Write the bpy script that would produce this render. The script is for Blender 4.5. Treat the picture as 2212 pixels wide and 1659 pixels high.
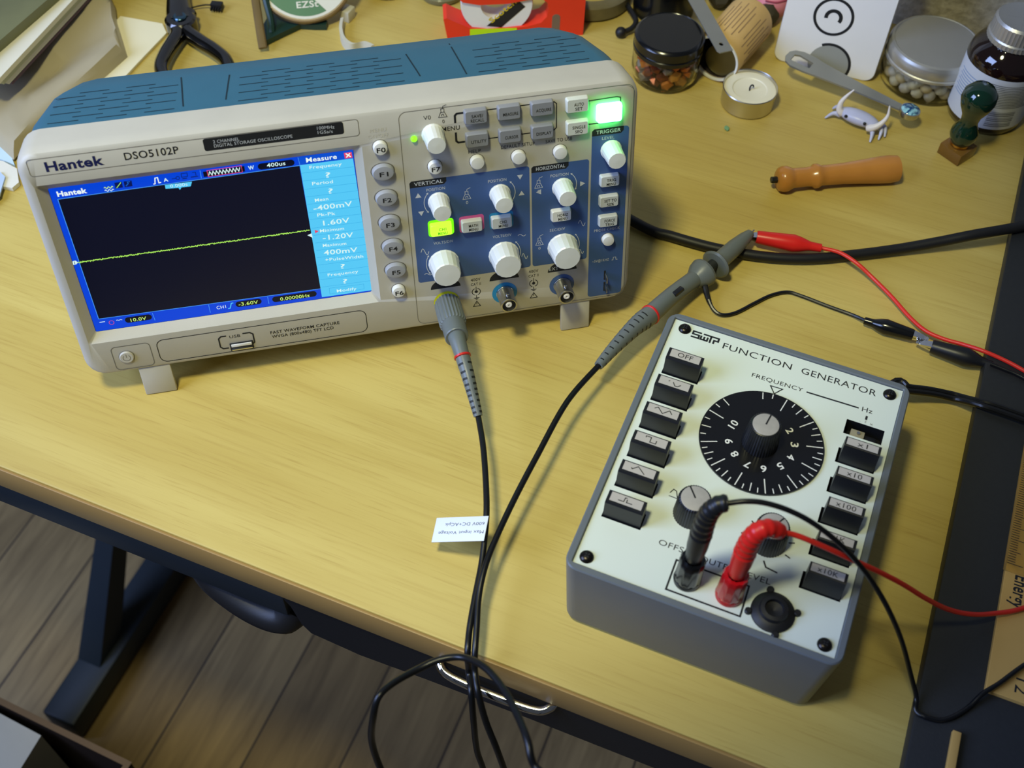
import bpy, bmesh, math, random
from mathutils import Matrix, Vector
random.seed(7)
scene = bpy.context.scene
for o in list(bpy.data.objects): bpy.data.objects.remove(o)
COL = scene.collection
MM = 0.001
DESK_Z = 0.74          # height of the table top above the floor; all mm coordinates below are measured from the table top

def W(p): return Vector((p[0]*MM, p[1]*MM, p[2]*MM + DESK_Z))

# ------------------------------------------------------------------ camera
cam_d = bpy.data.cameras.new('camera'); cam = bpy.data.objects.new('camera', cam_d); COL.objects.link(cam)
cam_d.sensor_width = 36; cam_d.lens = 40.825
cam_d.clip_start = 0.02; cam_d.clip_end = 30
cam.matrix_world = Matrix.Translation(W((-18.19, -428.64, 543.64))) @ Matrix(((0.977367, 0.156697, -0.142125), (-0.210508, 0.786974, -0.579964), (0.020970, 0.596756, 0.802148))).to_4x4()
cam_d.dof.use_dof = True; cam_d.dof.focus_distance = 0.66; cam_d.dof.aperture_fstop = 11
scene.camera = cam
# ------------------------------------------------------------------ world, lamps, exposure
wd = bpy.data.worlds.new('room_light'); scene.world = wd; wd.use_nodes = True
wn = wd.node_tree.nodes; wl = wd.node_tree.links
bg = wn['Background']; bg.inputs[0].default_value = (0.50, 0.56, 0.66, 1); bg.inputs[1].default_value = 0.10

def area(name, loc, target, size, size_y, power, col, shape='RECTANGLE'):
    l = bpy.data.lights.new(name, 'AREA'); l.shape = shape; l.size = size; l.size_y = size_y; l.energy = power; l.color = col
    o = bpy.data.objects.new(name, l); COL.objects.link(o); o.location = loc
    o.rotation_euler = (Vector(target) - Vector(loc)).to_track_quat('-Z', 'Y').to_euler(); return o
T0 = Vector((0.12, -0.05, DESK_Z))
ld = bpy.data.lights.new('warm_cone_lamp', 'SPOT'); ld.energy = 37; ld.color = (1.0, 0.965, 0.55); ld.shadow_soft_size = 0.075; ld.spot_size = math.radians(42); ld.spot_blend = 0.6  # warm lamp; made-up cone edge stands in for a person's shadow at the front
lo_ = bpy.data.objects.new('warm_cone_lamp', ld); COL.objects.link(lo_); lo_.location = (-0.22, -0.27, DESK_Z+1.14)
lo_.rotation_euler = (Vector((0.05, 0.12, DESK_Z))-lo_.location).to_track_quat('-Z', 'Y').to_euler()
area('window_daylight', (-1.25, -0.15, 1.6), (0.0, 0.0, 0.74), 0.8, 1.0, 31, (0.40, 0.54, 1.0))
scene.view_settings.view_transform = 'Standard'; scene.view_settings.look = 'None'
scene.view_settings.gamma = 1; scene.view_settings.use_curve_mapping = False
scene.view_settings.exposure = 0.0

# ------------------------------------------------------------------ materials
def lin(c):
    return tuple(((x/255)/12.92 if x/255 <= .04045 else ((x/255+.055)/1.055)**2.4) for x in c) + (1,)
MATS = {}
def mat(name, rgb, rough=.5, metal=0., spec=.5, var=.06, vscale=60, bump=0., bscale=900, trans=0., ior=1.45, emit=None, estr=0., coat=0., alpha=1.):
    if name in MATS: return MATS[name]
    m = bpy.data.materials.new(name); m.use_nodes = True; nt = m.node_tree; b = nt.nodes['Principled BSDF']
    tc = nt.nodes.new('ShaderNodeTexCoord')
    if var:
        n = nt.nodes.new('ShaderNodeTexNoise'); n.inputs['Scale'].default_value = vscale; n.inputs['Detail'].default_value = 3
        nt.links.new(tc.outputs['Object'], n.inputs['Vector'])
        mx = nt.nodes.new('ShaderNodeMix'); mx.data_type = 'RGBA'
        c = lin(rgb); mx.inputs[6].default_value = tuple(x*(1-var) for x in c[:3])+(1,); mx.inputs[7].default_value = tuple(min(1, x*(1+var)) for x in c[:3])+(1,)
        nt.links.new(n.outputs['Fac'], mx.inputs[0]); nt.links.new(mx.outputs[2], b.inputs['Base Color'])
    else: b.inputs['Base Color'].default_value = lin(rgb)
    if bump:
        n2 = nt.nodes.new('ShaderNodeTexNoise'); n2.inputs['Scale'].default_value = bscale
        nt.links.new(tc.outputs['Object'], n2.inputs['Vector'])
        bp = nt.nodes.new('ShaderNodeBump'); bp.inputs['Strength'].default_value = bump; bp.inputs['Distance'].default_value = .0003
        nt.links.new(n2.outputs['Fac'], bp.inputs['Height']); nt.links.new(bp.outputs[0], b.inputs['Normal'])
    b.inputs['Roughness'].default_value = rough; b.inputs['Metallic'].default_value = metal
    b.inputs['Specular IOR Level'].default_value = spec; b.inputs['Transmission Weight'].default_value = trans
    b.inputs['IOR'].default_value = ior; b.inputs['Coat Weight'].default_value = coat; b.inputs['Alpha'].default_value = alpha
    if emit: b.inputs['Emission Color'].default_value = lin(emit); b.inputs['Emission Strength'].default_value = estr
    MATS[name] = m; return m

def emis(name, rgb, s=1.0):
    if name in MATS: return MATS[name]
    m = bpy.data.materials.new(name); m.use_nodes = True; nt = m.node_tree; b = nt.nodes['Principled BSDF']
    b.inputs['Base Color'].default_value = (0.004, 0.004, 0.006, 1); b.inputs['Roughness'].default_value = .35
    b.inputs['Specular IOR Level'].default_value = .3
    b.inputs['Emission Color'].default_value = lin(rgb); b.inputs['Emission Strength'].default_value = s
    MATS[name] = m; return m

def wood_mat():
    m = bpy.data.materials.new('beech_laminate'); m.use_nodes = True; nt = m.node_tree; N = nt.nodes; L = nt.links; b = N['Principled BSDF']
    tc = N.new('ShaderNodeTexCoord')
    def noise(sx, sy, sc, det, dist=0):
        mp = N.new('ShaderNodeMapping'); mp.inputs['Scale'].default_value = (sx, sy, sx); L.new(tc.outputs['Object'], mp.inputs[0])
        n = N.new('ShaderNodeTexNoise'); n.inputs['Scale'].default_value = sc; n.inputs['Detail'].default_value = det; n.inputs['Distortion'].default_value = dist
        L.new(mp.outputs[0], n.inputs['Vector']); return n
    a = noise(1.0, 9.0, 3.0, 4, .6); f = noise(2.0, 60.0, 9.0, 5, .1); g = noise(9.0, 230.0, 4.0, 2)
    r1 = N.new('ShaderNodeValToRGB'); r1.color_ramp.elements[0].position = .32; r1.color_ramp.elements[1].position = .7
    r1.color_ramp.elements[0].color = lin((189, 164, 84)); r1.color_ramp.elements[1].color = lin((203, 181, 101))
    L.new(a.outputs['Fac'], r1.inputs[0])
    r2 = N.new('ShaderNodeValToRGB'); r2.color_ramp.elements[0].position = .28; r2.color_ramp.elements[1].position = .52
    r2.color_ramp.elements[0].color = (.88, .84, .78, 1); r2.color_ramp.elements[1].color = (1, 1, 1, 1)
    L.new(f.outputs['Fac'], r2.inputs[0])
    r3 = N.new('ShaderNodeValToRGB'); r3.color_ramp.elements[0].position = .30; r3.color_ramp.elements[1].position = .38
    r3.color_ramp.elements[0].color = (.82, .76, .68, 1); r3.color_ramp.elements[1].color = (1, 1, 1, 1)
    L.new(g.outputs['Fac'], r3.inputs[0])
    m1 = N.new('ShaderNodeMix'); m1.data_type = 'RGBA'; m1.blend_type = 'MULTIPLY'; m1.inputs[0].default_value = .7
    L.new(r1.outputs[0], m1.inputs[6]); L.new(r2.outputs[0], m1.inputs[7])
    m2 = N.new('ShaderNodeMix'); m2.data_type = 'RGBA'; m2.blend_type = 'MULTIPLY'; m2.inputs[0].default_value = .5
    L.new(m1.outputs[2], m2.inputs[6]); L.new(r3.outputs[0], m2.inputs[7]); L.new(m2.outputs[2], b.inputs['Base Color'])
    b.inputs['Roughness'].default_value = .46; b.inputs['Specular IOR Level'].default_value = .4
    bp = N.new('ShaderNodeBump'); bp.inputs['Strength'].default_value = .08; bp.inputs['Distance'].default_value = .0004
    L.new(f.outputs['Fac'], bp.inputs['Height']); L.new(bp.outputs[0], b.inputs['Normal'])
    return m

def floor_mat():
    m = bpy.data.materials.new('oak_floor_laminate'); m.use_nodes = True; nt = m.node_tree; N = nt.nodes; L = nt.links; b = N['Principled BSDF']
    tc = N.new('ShaderNodeTexCoord')
    mp = N.new('ShaderNodeMapping'); mp.inputs['Rotation'].default_value = (0, 0, math.pi/2); mp.inputs['Location'].default_value = (.3, .085, 0)
    L.new(tc.outputs['Object'], mp.inputs[0])
    br = N.new('ShaderNodeTexBrick'); br.inputs['Scale'].default_value = 1; br.inputs['Brick Width'].default_value = 1.2; br.inputs['Row Height'].default_value = .1
    br.inputs['Mortar Size'].default_value = .0012; br.inputs['Color1'].default_value = lin((150, 124, 78)); br.inputs['Color2'].default_value = lin((176, 148, 96)); br.inputs['Mortar'].default_value = lin((60, 48, 36))
    L.new(mp.outputs[0], br.inputs['Vector'])
    mp2 = N.new('ShaderNodeMapping'); mp2.inputs['Scale'].default_value = (26, 2.2, 1); L.new(tc.outputs['Object'], mp2.inputs[0])
    n = N.new('ShaderNodeTexNoise'); n.inputs['Scale'].default_value = 3; n.inputs['Detail'].default_value = 6; n.inputs['Distortion'].default_value = .8
    L.new(mp2.outputs[0], n.inputs['Vector'])
    r = N.new('ShaderNodeValToRGB'); r.color_ramp.elements[0].position = .25; r.color_ramp.elements[1].position = .75
    r.color_ramp.elements[0].color = (.55, .52, .48, 1); r.color_ramp.elements[1].color = (1.1, 1.08, 1.05, 1)
    L.new(n.outputs['Fac'], r.inputs[0])
    mx = N.new('ShaderNodeMix'); mx.data_type = 'RGBA'; mx.blend_type = 'MULTIPLY'; mx.inputs[0].default_value = 1
    L.new(br.outputs['Color'], mx.inputs[6]); L.new(r.outputs[0], mx.inputs[7]); L.new(mx.outputs[2], b.inputs['Base Color'])
    b.inputs['Roughness'].default_value = .5
    return m

def wall_mat():
    m = bpy.data.materials.new('rough_plaster'); m.use_nodes = True; nt = m.node_tree; N = nt.nodes; L = nt.links; b = N['Principled BSDF']
    tc = N.new('ShaderNodeTexCoord'); n = N.new('ShaderNodeTexNoise'); n.inputs['Scale'].default_value = 160; n.inputs['Detail'].default_value = 4
    L.new(tc.outputs['Object'], n.inputs['Vector'])
    r = N.new('ShaderNodeValToRGB'); r.color_ramp.elements[0].position = .35; r.color_ramp.elements[1].position = .65
    r.color_ramp.elements[0].color = lin((176, 168, 146)); r.color_ramp.elements[1].color = lin((214, 206, 184))
    L.new(n.outputs['Fac'], r.inputs[0]); L.new(r.outputs[0], b.inputs['Base Color'])
    bp = N.new('ShaderNodeBump'); bp.inputs['Strength'].default_value = .7; bp.inputs['Distance'].default_value = .002
    L.new(n.outputs['Fac'], bp.inputs['Height']); L.new(bp.outputs[0], b.inputs['Normal']); b.inputs['Roughness'].default_value = .9
    return m

# ------------------------------------------------------------------ mesh helpers (millimetres, local to the parent)
I4 = Matrix.Identity(4)
def T(x, y, z): return Matrix.Translation((x, y, z))
def RX(a): return Matrix.Rotation(math.radians(a), 4, 'X')
def RY(a): return Matrix.Rotation(math.radians(a), 4, 'Y')
def RZ(a): return Matrix.Rotation(math.radians(a), 4, 'Z')
FACE = Matrix(((1, 0, 0, 0), (0, 0, -1, 0), (0, 1, 0, 0), (0, 0, 0, 1)))   # 2D drawing (x, up) on a face that looks towards -y
def align(d, up=(0, 0, 1)):
    z = Vector(d).normalized(); x = Vector(up).cross(z)
    if x.length < 1e-4: x = Vector((1, 0, 0))
    x.normalize(); y = z.cross(x)
    return Matrix((x, y, z)).transposed().to_4x4()
def between(p, q): return T(*p) @ align(Vector(q)-Vector(p))

def rr(x0, y0, x1, y1, r, k=5):
    out = []
    for cx, cy, a0 in ((x1-r, y1-r, 0), (x0+r, y1-r, 90), (x0+r, y0+r, 180), (x1-r, y0+r, 270)):
        for i in range(k+1):
            a = math.radians(a0+90*i/k); out.append((cx+r*math.cos(a), cy+r*math.sin(a)))
    return out
def circ(r, n=24, cx=0, cy=0, a0=0): return [(cx+r*math.cos(a0+2*math.pi*i/n), cy+r*math.sin(a0+2*math.pi*i/n)) for i in range(n)]
def spline(pts, per=8):
    P = [Vector(p) for p in pts]; out = []
    if len(P) < 3: return P
    for i in range(len(P)-1):
        p0 = P[max(i-1, 0)]; p1 = P[i]; p2 = P[i+1]; p3 = P[min(i+2, len(P)-1)]
        for j in range(per):
            t = j/per
            out.append(.5*((2*p1)+(p2-p0)*t+(2*p0-5*p1+4*p2-p3)*t*t+(3*p1-p0-3*p2+p3)*t**3))
    out.append(P[-1]); return out

_glyph = {}
def glyph(s, bold=0.):
    k = (s, bold)
    if k in _glyph: return _glyph[k]
    c = bpy.data.curves.new('t', 'FONT'); c.body = s; c.size = 1; c.offset = bold; c.resolution_u = 3; c.space_character = 1.06
    o = bpy.data.objects.new('t', c); COL.objects.link(o); bpy.context.view_layer.update()
    me = bpy.data.meshes.new_from_object(o.evaluated_get(bpy.context.evaluated_depsgraph_get()))
    v = [(p.co.x, p.co.y) for p in me.vertices]; f = [tuple(q.vertices) for q in me.polygons]
    bpy.data.objects.remove(o); bpy.data.curves.remove(c); bpy.data.meshes.remove(me)
    _glyph[k] = (v, f); return _glyph[k]

class MB:
    def __init__(s): s.v = []; s.f = []; s.mi = []; s.mats = []
    def add(s, v, f, m, M=I4):
        if m not in s.mats: s.mats.append(m)
        k = s.mats.index(m); n = len(s.v); s.v += [M @ Vector(p) for p in v]
        flip = M.to_3x3().determinant() < 0
        for q in f: s.f.append(tuple(n+i for i in (reversed(q) if flip else q))); s.mi.append(k)
        return s
    def bm(s, b, m, M=I4):
        b.verts.index_update(); v = [p.co.copy() for p in b.verts]; f = [tuple(x.index for x in q.verts) for q in b.faces]; b.free(); return s.add(v, f, m, M)
    def box(s, x0, y0, z0, x1, y1, z1, m, bev=0., seg=2, M=I4):
        b = bmesh.new(); bmesh.ops.create_cube(b, size=1)
        for p in b.verts: p.co = Vector(((x0+x1)/2+p.co.x*(x1-x0), (y0+y1)/2+p.co.y*(y1-y0), (z0+z1)/2+p.co.z*(z1-z0)))
        if bev: bmesh.ops.bevel(b, geom=list(b.edges), offset=bev, segments=seg, profile=.5, affect='EDGES')
        return s.bm(b, m, M)
    def loft(s, rings, m, M=I4, cap0=True, cap1=True):
        n = len(rings[0]); v = [p for r in rings for p in r]; f = []
        for i in range(len(rings)-1):
            for j in range(n): f.append((i*n+j, i*n+(j+1) % n, (i+1)*n+(j+1) % n, (i+1)*n+j))
        if cap0: f.append(tuple(reversed(range(n))))
        if cap1: f.append(tuple(range((len(rings)-1)*n, len(rings)*n)))
        return s.add(v, f, m, M)
    def prism(s, out, z0, z1, m, M=I4, bev=0.):
        if bev:
            cx = sum(p[0] for p in out)/len(out); cy = sum(p[1] for p in out)/len(out)
            R = max(math.hypot(p[0]-cx, p[1]-cy) for p in out); k = 1-bev/R
            ins = [(cx+(p[0]-cx)*k, cy+(p[1]-cy)*k) for p in out]
            return s.loft([[(x, y, z0) for x, y in out], [(x, y, z1-bev) for x, y in out], [(x, y, z1) for x, y in ins]], m, M)
        return s.loft([[(x, y, z0) for x, y in out], [(x, y, z1) for x, y in out]], m, M)
    def lathe(s, prof, m, M=I4, n=28, flute=0, fd=0., caps=True):
        rings = []
        for r, z in prof:
            rings.append([((r-(fd if (flute and i % flute == 0) else 0))*math.cos(2*math.pi*i/n), (r-(fd if (flute and i % flute == 0) else 0))*math.sin(2*math.pi*i/n), z) for i in range(n)])
        return s.loft(rings, m, M, cap0=caps and prof[0] != prof[-1] and prof[0][0] > 1e-6, cap1=caps and prof[0] != prof[-1] and prof[-1][0] > 1e-6)
    def cyl(s, r, z0, z1, m, M=I4, n=24, bev=0.):
        return s.lathe(([(r, z0), (r, z1-bev), (r-bev, z1)] if bev else [(r, z0), (r, z1)]), m, M, n)
    def tube(s, pts, r, m, n=10, M=I4, per=8, flat=1.):
        P = spline(pts, per) if per else [Vector(p) for p in pts]
        R = r if callable(r) else (lambda t: r)
        rings = []; up = Vector((0, 0, 1)); t0 = (P[1]-P[0]).normalized()
        x = up.cross(t0); x = x.normalized() if x.length > 1e-3 else Vector((1, 0, 0))
        for i, p in enumerate(P):
            t = (P[min(i+1, len(P)-1)]-P[max(i-1, 0)]).normalized()
            x = (x-t*x.dot(t)).normalized(); y = t.cross(x); rad = R(i/(len(P)-1))
            rings.append([tuple(p+x*rad*math.cos(2*math.pi*j/n)+y*rad*flat*math.sin(2*math.pi*j/n)) for j in range(n)])
        return s.loft(rings, m, M)
    def poly(s, pts, m, z=0., M=I4): return s.add([(x, y, z) for x, y in pts], [tuple(range(len(pts)))], m, M)
    def line(s, pts, w, m, z=0., M=I4, closed=False):
        P = [Vector((p[0], p[1])) for p in pts]; n = len(P); L = []; R = []
        for i in range(n):
            a = P[i-1] if (i or closed) else P[i]; c = P[(i+1) % n] if (i < n-1 or closed) else P[i]
            d1 = (P[i]-a); d2 = (c-P[i])
            d1 = d1.normalized() if d1.length > 1e-9 else d2.normalized(); d2 = d2.normalized() if d2.length > 1e-9 else d1
            t = (d1+d2); t = t.normalized() if t.length > 1e-6 else d1
            nn = Vector((-t.y, t.x)); k = w/2/max(.35, nn.dot(Vector((-d1.y, d1.x))))
            L.append(P[i]+nn*k); R.append(P[i]-nn*k)
        v = [(q.x, q.y, z) for q in L]+[(q.x, q.y, z) for q in R]
        f = [(i, n+i, n+(i+1) % n, (i+1) % n) for i in range(n if closed else n-1)]
        return s.add(v, f, m, M)
    def text(s, st, p0, p1, h, m, z=.12, M=I4, bold=0.):
        v, f = glyph(st, bold)
        if not v: return s
        x0 = min(p[0] for p in v); x1 = max(p[0] for p in v)
        hv = glyph('H', bold)[0]; H = max(p[1] for p in hv)
        d = Vector((p1[0]-p0[0], p1[1]-p0[1])); L = d.length; a = math.atan2(d.y, d.x); sx = L/(x1-x0); sy = h/H; c = math.cos(a); q = math.sin(a)
        o = []
        for x, y in v:
            X = (x-x0)*sx; Y = y*sy; o.append((p0[0]+c*X-q*Y, p0[1]+q*X+c*Y, z))
        return s.add(o, f, m, M)
    def ctext(s, st, c, w, h, m, z=.12, M=I4, bold=0., ang=0.):
        a = math.radians(ang); u = Vector((math.cos(a), math.sin(a))); n = Vector((-u.y, u.x)); c = Vector(c)
        p = c-u*w/2-n*h/2; return s.text(st, p, p+u*w, h, m, z, M, bold)
    def build(s, name, parent=None, smooth=32, **props):
        me = bpy.data.meshes.new(name); me.from_pydata([tuple(p*MM) for p in s.v], [], s.f)
        for m in s.mats: me.materials.append(m)
        me.polygons.foreach_set('material_index', s.mi)
        if smooth:
            me.polygons.foreach_set('use_smooth', [True]*len(s.f)); me.set_sharp_from_angle(angle=math.radians(smooth))
        me.update(); o = bpy.data.objects.new(name, me); COL.objects.link(o)
        if parent: o.parent = parent
        for k, v in props.items(): o[k] = v
        return o

def thing(name, label, cat, loc=(0, 0, 0), rot=0., group=None, world=False):
    o = bpy.data.objects.new(name, None); COL.objects.link(o); o.empty_display_size = .02
    o.location = W(loc); o.rotation_euler = (0, 0, math.radians(rot)); o['label'] = label; o['category'] = cat
    if group: o['group'] = group
    return o
def tag(o, label, cat, loc=(0, 0, 0), rot=0., group=None):
    o.location = W(loc); o.rotation_euler = (0, 0, math.radians(rot)); o['label'] = label; o['category'] = cat
    if group: o['group'] = group
    return o
def struct(o, loc=(0, 0, 0), rot=0.):
    o.location = W(loc); o.rotation_euler = (0, 0, math.radians(rot)); o['kind'] = 'structure'; return o
def copy_tree(o, parent=None):
    c = o.copy(); COL.objects.link(c); c.parent = parent
    for ch in list(o.children): copy_tree(ch, c)
    return c

# common materials
M_black = mat('black_plastic', (22, 23, 26), .38); M_blackg = mat('gloss_black_plastic', (14, 15, 17), .18, spec=.6)
M_rubber = mat('black_rubber', (20, 20, 22), .5, bump=.1); M_ink = mat('black_ink', (24, 26, 30), .6, var=0)
M_white = mat('white_plastic', (226, 226, 222), .35); M_steel = mat('brushed_steel', (190, 188, 182), .28, 1., var=.1, vscale=400)
M_chrome = mat('chrome', (225, 225, 225), .08, 1., var=0); M_dksteel = mat('dark_steel', (105, 102, 98), .3, 1.)
M_red = mat('red_plastic', (206, 36, 30), .3, spec=.6); M_redw = mat('red_wire', (214, 44, 30), .38); M_paper = mat('white_paper', (226, 222, 206), .8)
M_glass = mat('clear_glass', (240, 240, 235), .02, trans=1., var=0, ior=1.3)

# ------------------------------------------------------------------ setting
TH = -34.2                       # direction of the desk front edge
f = MB().add([(-2500, -2500, 0), (2500, -2500, 0), (2500, 2500, 0), (-2500, 2500, 0)], [(0, 1, 2, 3)], floor_mat()).build('floor', smooth=0)
struct(f, (0, 0, -740), TH)
w = MB().box(-1600, 462, -740, 1700, 560, 1500, wall_mat()).build('wall_back', smooth=0); struct(w, (0, 0, 0), TH)
b = MB().box(-1600, 450, -740, 1700, 461, -660, mat('baseboard_white', (205, 200, 188), .5), 2).build('baseboard_back', smooth=0); struct(b, (0, 0, 0), TH)

# ------------------------------------------------------------------ desk (local x along its front edge, y towards the wall)
desk = thing('desk', 'beech-coloured desk with a dark steel frame carrying all the instruments', 'desk', (0, 0, -740), TH)
H = 740
M_wood = wood_mat(); M_edge = mat('beech_edge_band', (160, 126, 70), .45, vscale=25, var=.12)
MB().box(-900, -147.2, H-22, 900, 449, H, M_wood, 1.2).build('desktop', desk)
MB().box(-900, -149, H-22, 900, -147.2, H-.6, M_edge, .5).build('edge_band', desk)
M_frame = mat('blue_grey_painted_steel', (40, 48, 52), .45, spec=.4); 
MB().box(-880, -143, H-62, 14, -118, H-22.2, M_frame, 1.5).build('front_rail', desk)
MB().box(-880, 400, H-62, 880, 425, H-22.2, M_frame, 1.5).build('rear_rail', desk)
leg = MB(); leg.box(-402, -113, 4, -361, 430, 44, M_frame, 3)
leg.build('foot', desk)
leg = MB()
leg.loft([[(-401, -46, 44), (-372, -46, 44), (-372, -4, 44), (-401, -4, 44)], [(-401, 62, 190), (-380, 62, 190), (-380, 92, 190), (-401, 92, 190)], [(-401, 380, H-62), (-380, 380, H-62), (-380, 410, H-62), (-401, 410, H-62)]], M_frame)
leg.build('leg', desk, smooth=20)
# the drawer under the desktop with a curved lower front
dr = MB(); M_drawer = mat('black_textured_plastic', (17, 19, 23), .5, bump=.2)
out = [(16, -23), (21, -33), (25, -52), (30, -60), (60, -63.5), (100, -60), (160, -57), (640, -50), (640, -23)]
dr.loft([[(x, -142, H+z) for x, z in out], [(x, -146.5, H+z) for x, z in out], [(x+1.5, -148, H+z*.97-.4) for x, z in out]], M_drawer)
dr.box(24, -143, H-44, 640, 250, H-23, M_drawer, 1)
drawer = dr.build('drawer', desk)
hd = MB(); hd.tube([(110, -146, H-25), (112, -150, H-25), (117, -153, H-26), (130, -154, H-26.5), (155, -154, H-26.5), (167, -153, H-26), (172, -150, H-25), (174, -146, H-25)], 2.6, M_chrome, 12)
hd.build('handle', drawer, label='curved chrome handle')
cb = MB(); cb.tube([(-52, -128, H-60), (-40, -134, H-72), (-15, -138, H-80), (6, -138, H-78), (14, -132, H-66)], 10, M_rubber, 12)
cb.build('cable_sleeve', desk)
# ------------------------------------------------------------------ oscilloscope (local x right, y back, z up the face)
sc = thing('oscilloscope', 'grey and teal bench oscilloscope with a lit blue screen, tilted back on its feet', 'oscilloscope', (0.00, 0.00, 20.07))
sc.rotation_euler = (-0.20326, 0, 0)
M_case = mat('warm_grey_plastic', (188, 184, 172), .42, bump=.12, bscale=2500); M_teal = mat('teal_plastic', (46, 98, 122), .5, bump=.15, bscale=2500)
M_groove = mat('groove_shadow_grey', (112, 108, 98), .6, var=0); M_blue = mat('blue_overlay', (62, 90, 142), .42, var=.04)
M_pw = mat('pale_print', (196, 200, 205), .5, var=0); M_key = mat('grey_key_rubber', (136, 138, 143), .5); M_knob = mat('white_knob_plastic', (222, 224, 218), .3)
M_greenled = emis('green_led', (120, 255, 30), 2.2); M_navy = mat('navy_print', (26, 32, 82), .5, var=0); M_vent = mat('vent_slot_dark', (14, 40, 54), .7, var=0)

bz = MB()
def R(x0, z0, x1, z1, r, y): return [(x, y, z) for x, z in rr(x0, z0, x1, z1, r)]
rings = [R(-151, 1.5, 9.8, 124.2, 1.5, 0)]
rings = [R(-145.9, 27.8, 5.7, 119.2, .8, 4.6), R(-150.6, 23.2, 10, 124, 1.5, 0), R(-152.8, 2.6, 152.8, 139.2, 9, 0), R(-155, .8, 155, 141, 10, 1.0), R(-156.2, .1, 156.2, 141.8, 10.5, 3.2), R(-156.8, -.2, 156.8, 142.2, 11, 8), R(-155.6, .3, 155.6, 142.2, 11, 23), R(-152, 3, 152, 138, 10, 24)]
bz.loft(rings, M_case, cap0=False, cap1=True)
F = FACE
def groove(pts, m=M_groove, w=.35, z=.06, closed=True): bz.line(pts, w, m, z, F, closed)
groove(rr(-150.4, 129.4, 9.6, 138.6, 1.6)); groove(rr(30, 3.0, 153.2, 139.2, 4)); 
groove(rr(-140.4, 2.6, -119.6, 18.8, 2.5), w=.5); bz.line(rr(-115.9, 3.6, .6, 19.2, 4), .45, M_ink, .06, F, True)
bz.poly(rr(-66.9, 131.5, 2.1, 138.3, 1.2), M_ink, .08, F)
bz.text('2 CHANNEL', (-62.10, 135.27), (-49.38, 135.13), 1.7, M_pw, .14, F); bz.text('DIGITAL STORAGE OSCILLOSCOPE', (-62.05, 132.91), (-23.57, 132.99), 1.7, M_pw, .14, F)
bz.text('100MHz', (-11.04, 135.63), (-2.39, 135.19), 1.7, M_pw, .14, F); bz.text('1GSa/s', (-10.97, 133.20), (-3.49, 132.87), 1.7, M_pw, .14, F)
bz.text('Hantek', (-142.6, 131.3), (-115.2, 131.3), 5.2, M_navy, .1, F, bold=.03)
bz.text('DSO5102P', (-105.2, 132.2), (-79.2, 132.2), 4.0, M_ink, .1, F, bold=.012)
bz.text('FAST WAVEFORM CAPTURE', (-53.8, 11.9), (-14.8, 11.9), 2.0, M_ink, .1, F, bold=.01); bz.text('WVGA (800x480) TFT LCD', (-53.4, 8.9), (-18.5, 8.9), 2.0, M_ink, .1, F, bold=.01)
bz.text('USB', (-76.4, 13.3), (-70.4, 13.3), 1.9, M_ink, .1, F)
for q in ([(-78, 15.3), (-81, 15.3), (-82.4, 14), (-82.4, 8), (-81, 6.6), (-78, 6.6)], [(-69, 15.3), (-65, 15.3), (-63.4, 14), (-63.4, 8), (-65, 6.6), (-67, 6.6)]): bz.line(q, .8, M_ink, .1, F)
bz.text('MENU', (14.8, 130.2), (23.2, 130.2), 2.0, mat('raised_grey', (202, 198, 186), .5, var=0), .1, F); bz.text('ON/OFF', (13.6, 126.8), (24, 126.8), 2.0, MATS['raised_grey'], .1, F)
# printed control artwork on the bezel
bz.ctext('V0', (44.4, 134.6), 3.8, 2.2, M_ink, .1, F); bz.ctext('0', (52.6, 131.4), 1.2, 1.9, M_ink, .1, F)
def funnel(x, z, m, k=1.):
    for q in ([(x-2.2*k, z), (x+2.2*k, z), (x+1*k, z+2.8*k), (x-1*k, z+2.8*k), (x-2.2*k, z)], [(x-.8*k, z+2.8*k), (x-.8*k, z+4.8*k), (x+.8*k, z+4.8*k), (x+.8*k, z+2.8*k)], [(x, z+4.8*k), (x+.4*k, z+6.2*k), (x+2.2*k, z+6.8*k)], [(x-.6*k, z+.6*k), (x-.4*k, z+1.7*k), (x+.4*k, z+1.7*k), (x+.6*k, z+.6*k)]): tgt.line(q, .28, m, .12, F)
tgt = bz; funnel(52.4, 133.8, M_ink)
bz.ctext('MENU', (56.2, 126.9), 9.2, 2.4, M_ink, .1, F, bold=.01)
bz.line([(63, 134.8), (59.6, 134.8), (58.6, 133.8), (58.6, 129.6)], 1.1, M_ink, .08, F); bz.line([(63, 118.2), (59.6, 118.2), (58.6, 119.2), (58.6, 124.2)], 1.1, M_ink, .08, F)
bz.line([(63, 134.8), (106, 134.8), (110.6, 134.6), (111.8, 133.4), (111.8, 119.6), (110.6, 118.4), (63, 118.2)], .55, M_ink, .08, F)
bz.line([(124, 132.4), (144, 133), (146, 132.4), (146.2, 129)], .6, M_ink, .08, F); bz.line([(124, 119.2), (143.6, 118.6), (145, 119.6)], .6, M_ink, .08, F)
bz.ctext('HELP', (67.9, 111.8), 6.6, 2.0, M_ink, .1, F); bz.ctext('DEFAULT SETUP', (91, 112), 18.2, 2.0, M_ink, .1, F); bz.ctext('SAVE TO USB', (113.2, 112), 14.4, 2.0, M_ink, .1, F)
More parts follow.
